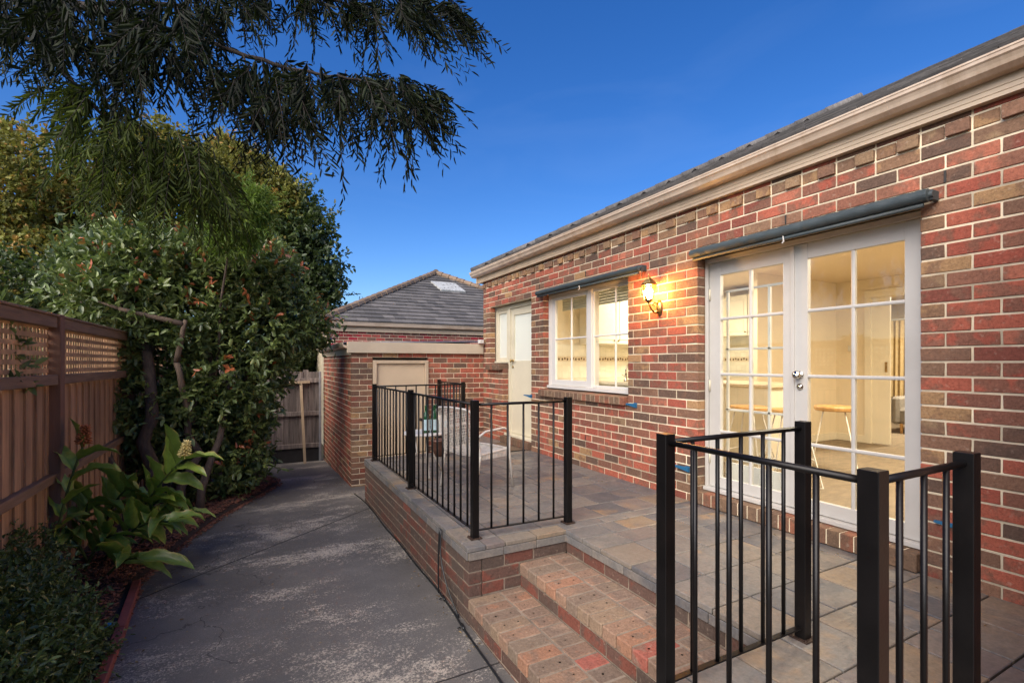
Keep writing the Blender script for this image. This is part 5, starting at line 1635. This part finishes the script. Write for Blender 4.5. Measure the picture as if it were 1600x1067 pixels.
bgtree('golden olive leaved tree at the left edge beyond the lattice fence', [(60, 430, 10.5, 0.9), (0, 330, 11, 1.2), (60, 270, 11, 0.9), (-60, 260, 11, 1.3), (30, 410, 11, 1.0), (-80, 400, 11, 1.4), (90, 340, 11.5, 0.8), (0, 225, 11.5, 0.55)], M_LYEL, 5200, 0.095, 11, (-20, 600, 11), redp=0.3, gap=0.42)
bgtree('olive green tree in the middle beyond the big glossy shrub', [(230, 290, 13, 1.3), (160, 330, 12.5, 1.1), (300, 320, 13.5, 1.2), (350, 360, 14, 1.0), (250, 230, 13.5, .7), (200, 400, 13, 1.3), (310, 270, 14, .8), (100, 400, 12.5, 1.2)], M_LYEL, 7200, 0.105, 12, (230, 600, 13), redp=0.15, gap=0.38)
bgtree('light green tree top showing right of the olive tree', [(400, 300, 15, 1.0), (440, 320, 15, .65), (370, 270, 15.5, .8), (420, 350, 15, 1.0), (350, 240, 15.5, .5)], M_LYEL, 4200, 0.11, 13, (400, 600, 15.5), redp=0.12, gap=0.42)
bgtree('low dark green tree directly behind the left fence', [(40, 470, 9, .9), (120, 480, 9, .8), (-60, 500, 8.5, 1.1), (180, 520, 9.5, 1.0), (60, 590, 9, 1.2), (260, 560, 11, 1.2), (-100, 600, 8, 1.2), (330, 560, 12, 1.2), (180, 640, 10, 1.1)], M_LDARK, 6500, 0.085, 14, (60, 620, 9), redp=0.1, gap=0.2)

# --- lime foliage in front of the shrub top
lm = thing('feathery_shrub', 'soft lime green feathery foliage hanging above the glossy shrub', 'shrub')
crown('crown', lm, [(tuple(at(375, 345, 6.2)), .26), (tuple(at(360, 375, 6.2)), .19), (tuple(at(395, 320, 6.3)), .18), (tuple(at(345, 350, 6.2)), .18)], M_LLIME, 620, 16, 0.075, 0.14, 0.22, 15, shell=0.2, droop=0.5)
m = MB(); limb(m, (at(330, 600, 6.9).x - 0.05, at(330, 600, 6.9).y, GZ), at(360, 370, 6.25), 0.03, 0.01, 71, 8, 0.02); m.build('trunk', M_BARK, lm, smooth=True)

# --- small-leaved hedge plant in the near left corner
hb = thing('low_hedge', 'low bushy small leaved hedge plant in the near left corner of the bed', 'hedge')
bl = [((-1.12, 3.55, -1.52), .30), ((-1.30, 3.9, -1.45), .30), ((-1.05, 3.15, -1.55), .28), ((-1.32, 3.3, -1.32), .34), ((-1.36, 4.25, -1.45), .20), ((-1.38, 4.5, -1.30), .15), ((-1.05, 3.4, -1.64), .21), ((-1.15, 2.7, -1.5), .36), ((-0.93, 3.62, -1.66), .17)]
crown('foliage', hb, bl, M_LSMALL, 3700, 9, 0.034, 0.40, 0.11, 21, shell=0.5, upw=0.5)
for i, (p, r) in enumerate(bl):
    m = MB(); limb(m, (p[0] - 0.05, p[1], GZ), p, 0.012, 0.006, 30 + i, 4); m.build('stem', M_BARK, hb, smooth=True)
# --- tall shrub just outside the left edge
ls = thing('broadleaf_shrub', 'bright green leafy branch reaching in at the left edge over the fence', 'shrub')
crown('crown', ls, [(tuple(at(-25, 500, 3.3)), .16), (tuple(at(-22, 590, 3.3)), .15), (tuple(at(-60, 540, 3.3)), .25), (tuple(at(-30, 545, 3.3)), .12)], M_LSHRUB, 160, 8, 0.075, 0.38, 0.12, 22, shell=0.3)
m = MB(); pb = at(-90, 560, 3.2); limb(m, (pb.x, pb.y, GZ), pb, 0.03, 0.02, 51); limb(m, pb, at(-22, 530, 3.3), 0.018, 0.006, 52); m.build('trunk', M_BARK, ls, smooth=True)

# --- weeping foreground tree overhanging from the left
wt = thing('weeping_tree', 'overhanging tree with drooping narrow leaves across the top left of the sky', 'tree')
rgn = np.random.default_rng(5)
def spray_cloud(name, zones, mat, seed, label=None, L=0.088, asp=0.17):
    rg = np.random.default_rng(seed)
    Vs, Qs, Cs, off = [], [], [], 0
    tw = MB()
    for (u, v, d, ru, rv, n, du, dv) in zones:
        for _ in range(int(n * 0.95)):
            a = rg.random() * 2 * math.pi; q = math.sqrt(rg.random())
            uu, vv, dd = u + ru * q * math.cos(a), v + rv * q * math.sin(a), d + rg.normal() * 0.28
            p = np.array(at(uu, vv, dd))
            Ls = 0.13 + 0.24 * rg.random() ** 1.3
            # hang direction: outward in the zone plus droop
            right = np.array([C_, -S_, 0]); fwd = np.array([S_, C_, 0])
            dr = norm(right * (du + 0.55 * math.cos(a) + 0.35 * rg.normal()) + fwd * 0.4 * rg.normal() + np.array([0, 0, -1]) * (dv + 0.35 * rg.random()))
            nl = int(15 + 13 * rg.random())
            s = np.linspace(0.05, 1, nl)
            bend = np.array([0, 0, -1.0]) * 0.35
            ctr = p[None] + dr[None] * (s[:, None] * Ls) + bend[None] * (s[:, None] ** 2) * Ls
            side = norm(np.cross(dr, rg.normal(size=3)))
            sg = np.where(np.arange(nl) % 2 == 0, 1.0, -1.0)[:, None]
            ld = dr[None] * 0.75 + side[None] * sg * 0.8 + np.array([0, 0, -0.35]) + rg.normal(size=(nl, 3)) * 0.22
            LL = L * (0.65 + 0.6 * rg.random(nl)) * (1 - 0.3 * s)
            g0 = np.clip(0.5 + 0.3 * rg.normal(), 0, 1)
            V, Q, C = leaves(ctr, ld, LL, LL * asp, rg, rg.random(nl), np.full(nl, g0), np.full(nl, 0.2), fold=0.3, up=0.35)
            Vs.append(V); Qs.append(Q + off); Cs.append(C); off += len(V)
            tw.tube([tuple(ctr[0]), tuple(ctr[nl // 2]), tuple(ctr[-1])], [0.0022, 0.0016, 0.0008], 3, cap=False)
    o = build_arrays(name, np.concatenate(Vs), np.concatenate(Qs), mat, wt, np.concatenate(Cs))
    return o, tw


Z_dark = [  # u, v, depth, radius u, radius v, sprays, drift u, drift v
    (40, 0, 3.2, 80, 40, 60, 0.0, 0.5), (150, 15, 3.1, 90, 50, 80, 0.0, 0.6), (270, 15, 3.0, 80, 50, 85, 0.0, 0.7), (20, 45, 3.3, 45, 25, 22, -0.3, 0.6),
    (120, 65, 3.1, 55, 28, 26, 0, 0.6), (235, 85, 3.1, 55, 30, 38, 0.0, 0.8), (290, 55, 3.0, 35, 35, 26, 0.1, 0.8),
    (370, 0, 3.3, 45, 18, 20, 0.2, 0.4), (450, -8, 3.4, 60, 16, 26, 0.2, 0.3), (520, 0, 3.4, 50, 18, 24, 0.3, 0.3), (600, 2, 3.4, 55, 25, 44, 0.5, 0.3), (665, 12, 3.4, 50, 26, 42, 0.8, 0.4), (700, 30, 3.5, 24, 26, 18, 0.9, 0.4),
    (375, 115, 2.9, 32, 26, 26, -0.4, 0.8), (425, 115, 2.9, 45, 32, 44, 0.0, 0.7), (435, 165, 2.9, 40, 26, 32, 0.1, 0.9), (490, 120, 3.0, 40, 28, 36, 0.2, 0.6), (550, 130, 3.0, 42, 26, 36, 0.3, 0.5), (610, 135, 3.1, 42, 26, 38, 0.5, 0.5), (650, 145, 3.1, 30, 26, 26, 0.7, 0.6), (630, 170, 3.1, 34, 16, 16, 0.4, 0.8),
    (-70, -60, 3.4, 90, 50, 60, -0.3, 0.5), (90, -95, 3.3, 100, 45, 60, 0, 0.5), (250, -100, 3.2, 100, 45, 60, 0, 0.5), (400, -95, 3.3, 80, 35, 36, 0.2, 0.4), (540, -70, 3.4, 70, 30, 30, 0.4, 0.3), (-200, 0, 3.7, 90, 70, 60, -0.3, 0.6), (-330, -60, 4.2, 110, 80, 60, -0.3, 0.6)]
Z_green = [
    (120, 140, 3.3, 50, 16, 28, -0.7, 0.3), (160, 165, 3.3, 50, 28, 38, -0.3, 0.7), (205, 215, 3.4, 50, 32, 46, -0.1, 0.8), (125, 210, 3.4, 38, 28, 20, -0.4, 0.9), (270, 225, 3.4, 48, 28, 42, 0.3, 0.8), (270, 270, 3.5, 50, 28, 42, 0.1, 0.9), (325, 275, 3.5, 36, 28, 32, 0.4, 0.9), (195, 265, 3.5, 42, 22, 20, -0.3, 0.9), (330, 310, 3.5, 28, 16, 16, 0.3, 0.9)]
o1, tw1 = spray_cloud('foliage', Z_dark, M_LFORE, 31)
o2, tw2 = spray_cloud('sun_painted_foliage', Z_green, M_LFOREG, 32)  # lower sprays use the leaf colour with sunlight painted in
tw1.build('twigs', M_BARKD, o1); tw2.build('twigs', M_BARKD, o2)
m = MB()
tr0 = Vector((-4.6, 3.3, -2.2))
limb(m, tr0, (-4.2, 3.4, 1.6), 0.20, 0.14, 60, 8, 0.03, sides=12)
limb(m, (-4.2, 3.4, 1.6), at(-60, -40, 3.6), 0.10, 0.045, 61)
limb(m, at(-60, -40, 3.6), at(130, 10, 3.2), 0.045, 0.028, 62)
limb(m, at(130, 10, 3.2), at(310, 62, 3.0), 0.026, 0.016, 63, wob=0.02)
pts = limb(m, at(310, 62, 3.0), at(450, 108, 2.95), 0.015, 0.011, 64, wob=0.02)
limb(m, at(450, 108, 2.95), at(560, 125, 3.0), 0.011, 0.007, 65, wob=0.03)
limb(m, at(560, 125, 3.0), at(700, 175, 3.1), 0.007, 0.003, 66, wob=0.03)
limb(m, at(380, 85, 2.95), at(420, 210, 2.9), 0.006, 0.003, 67)
limb(m, at(-60, -40, 3.6), at(80, 90, 3.3), 0.028, 0.016, 68)
limb(m, at(80, 90, 3.3), at(145, 165, 3.3), 0.015, 0.011, 69, wob=0.02)
limb(m, at(145, 165, 3.3), at(230, 240, 3.4), 0.011, 0.008, 70, wob=0.03)
limb(m, at(230, 240, 3.4), at(350, 335, 3.5), 0.008, 0.003, 71, wob=0.03)
limb(m, at(130, 10, 3.2), at(440, -20, 3.3), 0.018, 0.01, 72)
limb(m, at(440, -20, 3.3), at(720, 45, 3.45), 0.01, 0.003, 73, wob=0.03)
m.build('trunk', M_BARKD, wt, smooth=True)

# --- ginger lilies
def blade(mb, base, d, L, Wd, droop, seed, twist=0.0, fold=0.25, seg=9, shade=0.5):
    rg = random.Random(seed)
    p = Vector(base); d = Vector(d).normalized()
    side = d.cross(Vector((0, 0, 1)))
    if side.length < 0.2: side = d.cross(Vector((S_, C_, 0)))
    side.normalize(); side = (Matrix.Rotation(twist, 3, d) @ side)
    step = L / seg
    rows = []
    for i in range(seg + 1):
        s = i / seg
        w = Wd * (math.sin(math.pi * min(1, (s * 0.93 + 0.07)) ** 0.75) ** 0.75) if 0 < i < seg else (0.006 if i == 0 else 0.002)
        nrm = side.cross(d).normalized()
        wv = 0.12 * w * math.sin(s * 17 + seed)
        f = fold * w
        rows.append([(p + side * (-w / 2) + nrm * (f + wv), 1.0), (p + side * (-w / 4) + nrm * f * 0.45, 0.3), (p, 0.0), (p + side * (w / 4) + nrm * f * 0.45, 0.3), (p + side * (w / 2) + nrm * (f - wv), 1.0)])
        p = p + d * step
        d = (d + Vector((rg.uniform(-.03, .03), rg.uniform(-.03, .03), -droop * step * (0.6 + 1.4 * s)))).normalized()
        side = (side - d * side.dot(d)).normalized()
    b = len(mb.v)
    for ri, r in enumerate(rows):
        for (q, e) in r:
            mb.v.append(tuple(q)); mb.c.append((shade, min(1, e * (0.8 + 0.2 * (ri / seg))), 1.0 if e == 0 else 0.0))
    for i in range(seg):
        for k in range(4):
            mb.f.append((b + i * 5 + k, b + i * 5 + k + 1, b + (i + 1) * 5 + k + 1, b + (i + 1) * 5 + k)); mb.m.append(0)


def ginger(name_label, base, tip, bend, nleaf, L, Wd, seed, flower=None, start=0.3, droop=3.0):
    t = thing('ginger_plant', name_label, 'plant', 'ginger lilies in the mulch bed')
    rg = random.Random(seed)
    p, q = Vector(base), Vector(tip)
    mid = p.lerp(q, 0.5) + Vector(bend)
    pts = [p * (1 - s) ** 2 + mid * 2 * s * (1 - s) + q * s * s for s in [i / 12 for i in range(13)]]
    st_ = MB(); st_.tube(pts, [0.013 - 0.005 * i / 12 for i in range(13)], 8)
    st_.build('stem', M_GSTEM, t, smooth=True)
    for i in range(nleaf):
        s = start + (0.97 - start) * i / max(1, nleaf - 1)
        k = min(11, int(s * 12)); pp = pts[k].lerp(pts[k + 1], s * 12 - k)
        ax = (pts[k + 1] - pts[k]).normalized()
        right = Vector((C_, -S_, 0)) * (1 if i % 2 else -1)
        sd = (right - ax * right.dot(ax)).normalized()
        d = (ax * 0.75 + sd * 0.75 + Vector((rg.uniform(-.2, .2), rg.uniform(-.3, .2), rg.uniform(0, .3)))).normalized()
        mb = MB(); blade(mb, pp, d, L * 1.12 * rg.uniform(0.8, 1.15), Wd * 1.2 * rg.uniform(0.85, 1.15), droop * rg.uniform(0.6, 1.3), seed * 13 + i, rg.uniform(-0.7, 0.7), 0.3, 9, rg.random())
        mb.build('leaf', M_GINGER, t, smooth=True)
    if flower is not None:
        fb = MB(); ax = (pts[-1] - pts[-2]).normalized() * 0.4 + Vector((0, 0, 0.9))
        ax.normalize()
        for i in range(70):
            s = i / 70; a = i * 2.4
            c0 = pts[-1] + ax * (0.01 + 0.15 * s)
            rr_ = 0.042 * (1 - 0.5 * s)
            sx = ax.cross(Vector((1, 0, 0))).normalized(); sy = ax.cross(sx)
            o_ = (sx * math.cos(a) + sy * math.sin(a))
            fb.tube([c0, c0 + o_ * rr_ + ax * 0.008, c0 + o_ * rr_ * 1.5 + ax * rg.uniform(-0.004, 0.02)], [0.003, 0.0075, 0.003], 4, 0, (rg.random(),) * 3)
        fb.tube([pts[-1] - ax * 0.01, pts[-1] + ax * 0.17], [0.012, 0.004], 6, 0, (0.2,) * 3)
        fb.build('flower_spike', flower, t, smooth=True)
    return t


def gb(u, d): 
    p = at(u, 600, d); return (p.x, p.y, path_z(p.x, p.y) + 0.04)


ginger('tall ginger lily leaning right with a yellow flower spike', gb(178, 4.55), at(287, 716, 4.4), (-0.02, 0, 0.10), 10, 0.36, 0.11, 1, M_FLOWER, 0.42, 2.2)
ginger('upright ginger lily beside the fence post with an orange flower spike', gb(78, 3.85), at(130, 696, 3.95), (-0.06, 0, 0.05), 9, 0.28, 0.09, 2, M_FLOWERO, 0.30, 3.5)
ginger('low arching ginger lily reaching out over the edge of the path', gb(160, 4.35), at(262, 815, 4.15), (0.0, 0, 0.22), 10, 0.30, 0.09, 3, None, 0.35, 3.0)
ginger('ginger lily with tips bending above the others in the middle of the clump', gb(150, 4.6), at(200, 762, 4.5), (0, 0, 0.2), 9, 0.36, 0.105, 4, None, 0.3, 4.2)
ginger('ginger lily spreading left toward the hedge', gb(140, 4.2), at(90, 835, 3.95), (0, 0, 0.22), 9, 0.36, 0.10, 5, None, 0.3, 3.2)
ginger('low ginger lily with one long leaf lying near the mulch at the front', gb(165, 4.0), at(215, 872, 3.8), (0, 0, 0.10), 8, 0.36, 0.095, 6, None, 0.35, 2.0)
ginger('ginger lily with leaves fanned just behind the path edge', gb(200, 4.6), at(250, 780, 4.5), (0, 0, 0.15), 10, 0.33, 0.095, 7, None, 0.3, 3.6)
ginger('short ginger lily in the shade at the back of the clump', gb(120, 4.4), at(140, 780, 4.3), (0, 0, 0.1), 9, 0.36, 0.10, 8, None, 0.3, 3.6)
ginger('slender ginger lily nodding over the path just left of the shrub trunks', gb(215, 4.7), at(300, 800, 4.55), (0, 0, 0.2), 9, 0.28, 0.07, 9, None, 0.35, 3.4)
ginger('ginger lily with narrow pale edged leaves low beside the mulch path', gb(130, 4.1), at(180, 835, 4.0), (0, 0, 0.16), 9, 0.30, 0.075, 10, None, 0.3, 3.4)

# fallen leaves and grit on the path, steps and terrace
rgn = np.random.default_rng(9)
PL_ = []
for k in range(420):
    y = rgn.uniform(2.0, 9.5)
    if rgn.random() < 0.55: x = bed_edge(y) + abs(rgn.normal() * 0.16)
    elif rgn.random() < 0.7: x = 1.27 - abs(rgn.normal() * 0.07)
    else: x = rgn.uniform(bed_edge(y), 1.25)
    if x < 1.27: PL_.append((x, y, path_z(x, y) + 0.006))
for k in range(70):
    PL_.append((rgn.uniform(1.4, 3.5), 3.54 - 0, 0) if False else (W - 0.02 - abs(rgn.normal() * 0.25), rgn.uniform(1.0, 6.0), D + 0.006))
PL_ = np.array(PL_); n = len(PL_)
dd = rgn.normal(size=(n, 3)) * np.array([1, 1, 0.12])
V, Q, C = leaves(PL_, dd, rgn.uniform(0.008, 0.035, n), rgn.uniform(0.004, 0.013, n), rgn, rgn.random(n), rgn.random(n), np.full(n, 0.2), up=0.93)
build_arrays('leaf_litter', V, Q, leaf_mat('dry_leaf', [(0.10, 0.05, 0.02), (0.20, 0.12, 0.05), (0.28, 0.20, 0.10)], rough=0.8), None, C, kind='stuff')
print('faces', sum(len(o.data.polygons) for o in bpy.data.objects if o.type == 'MESH'))
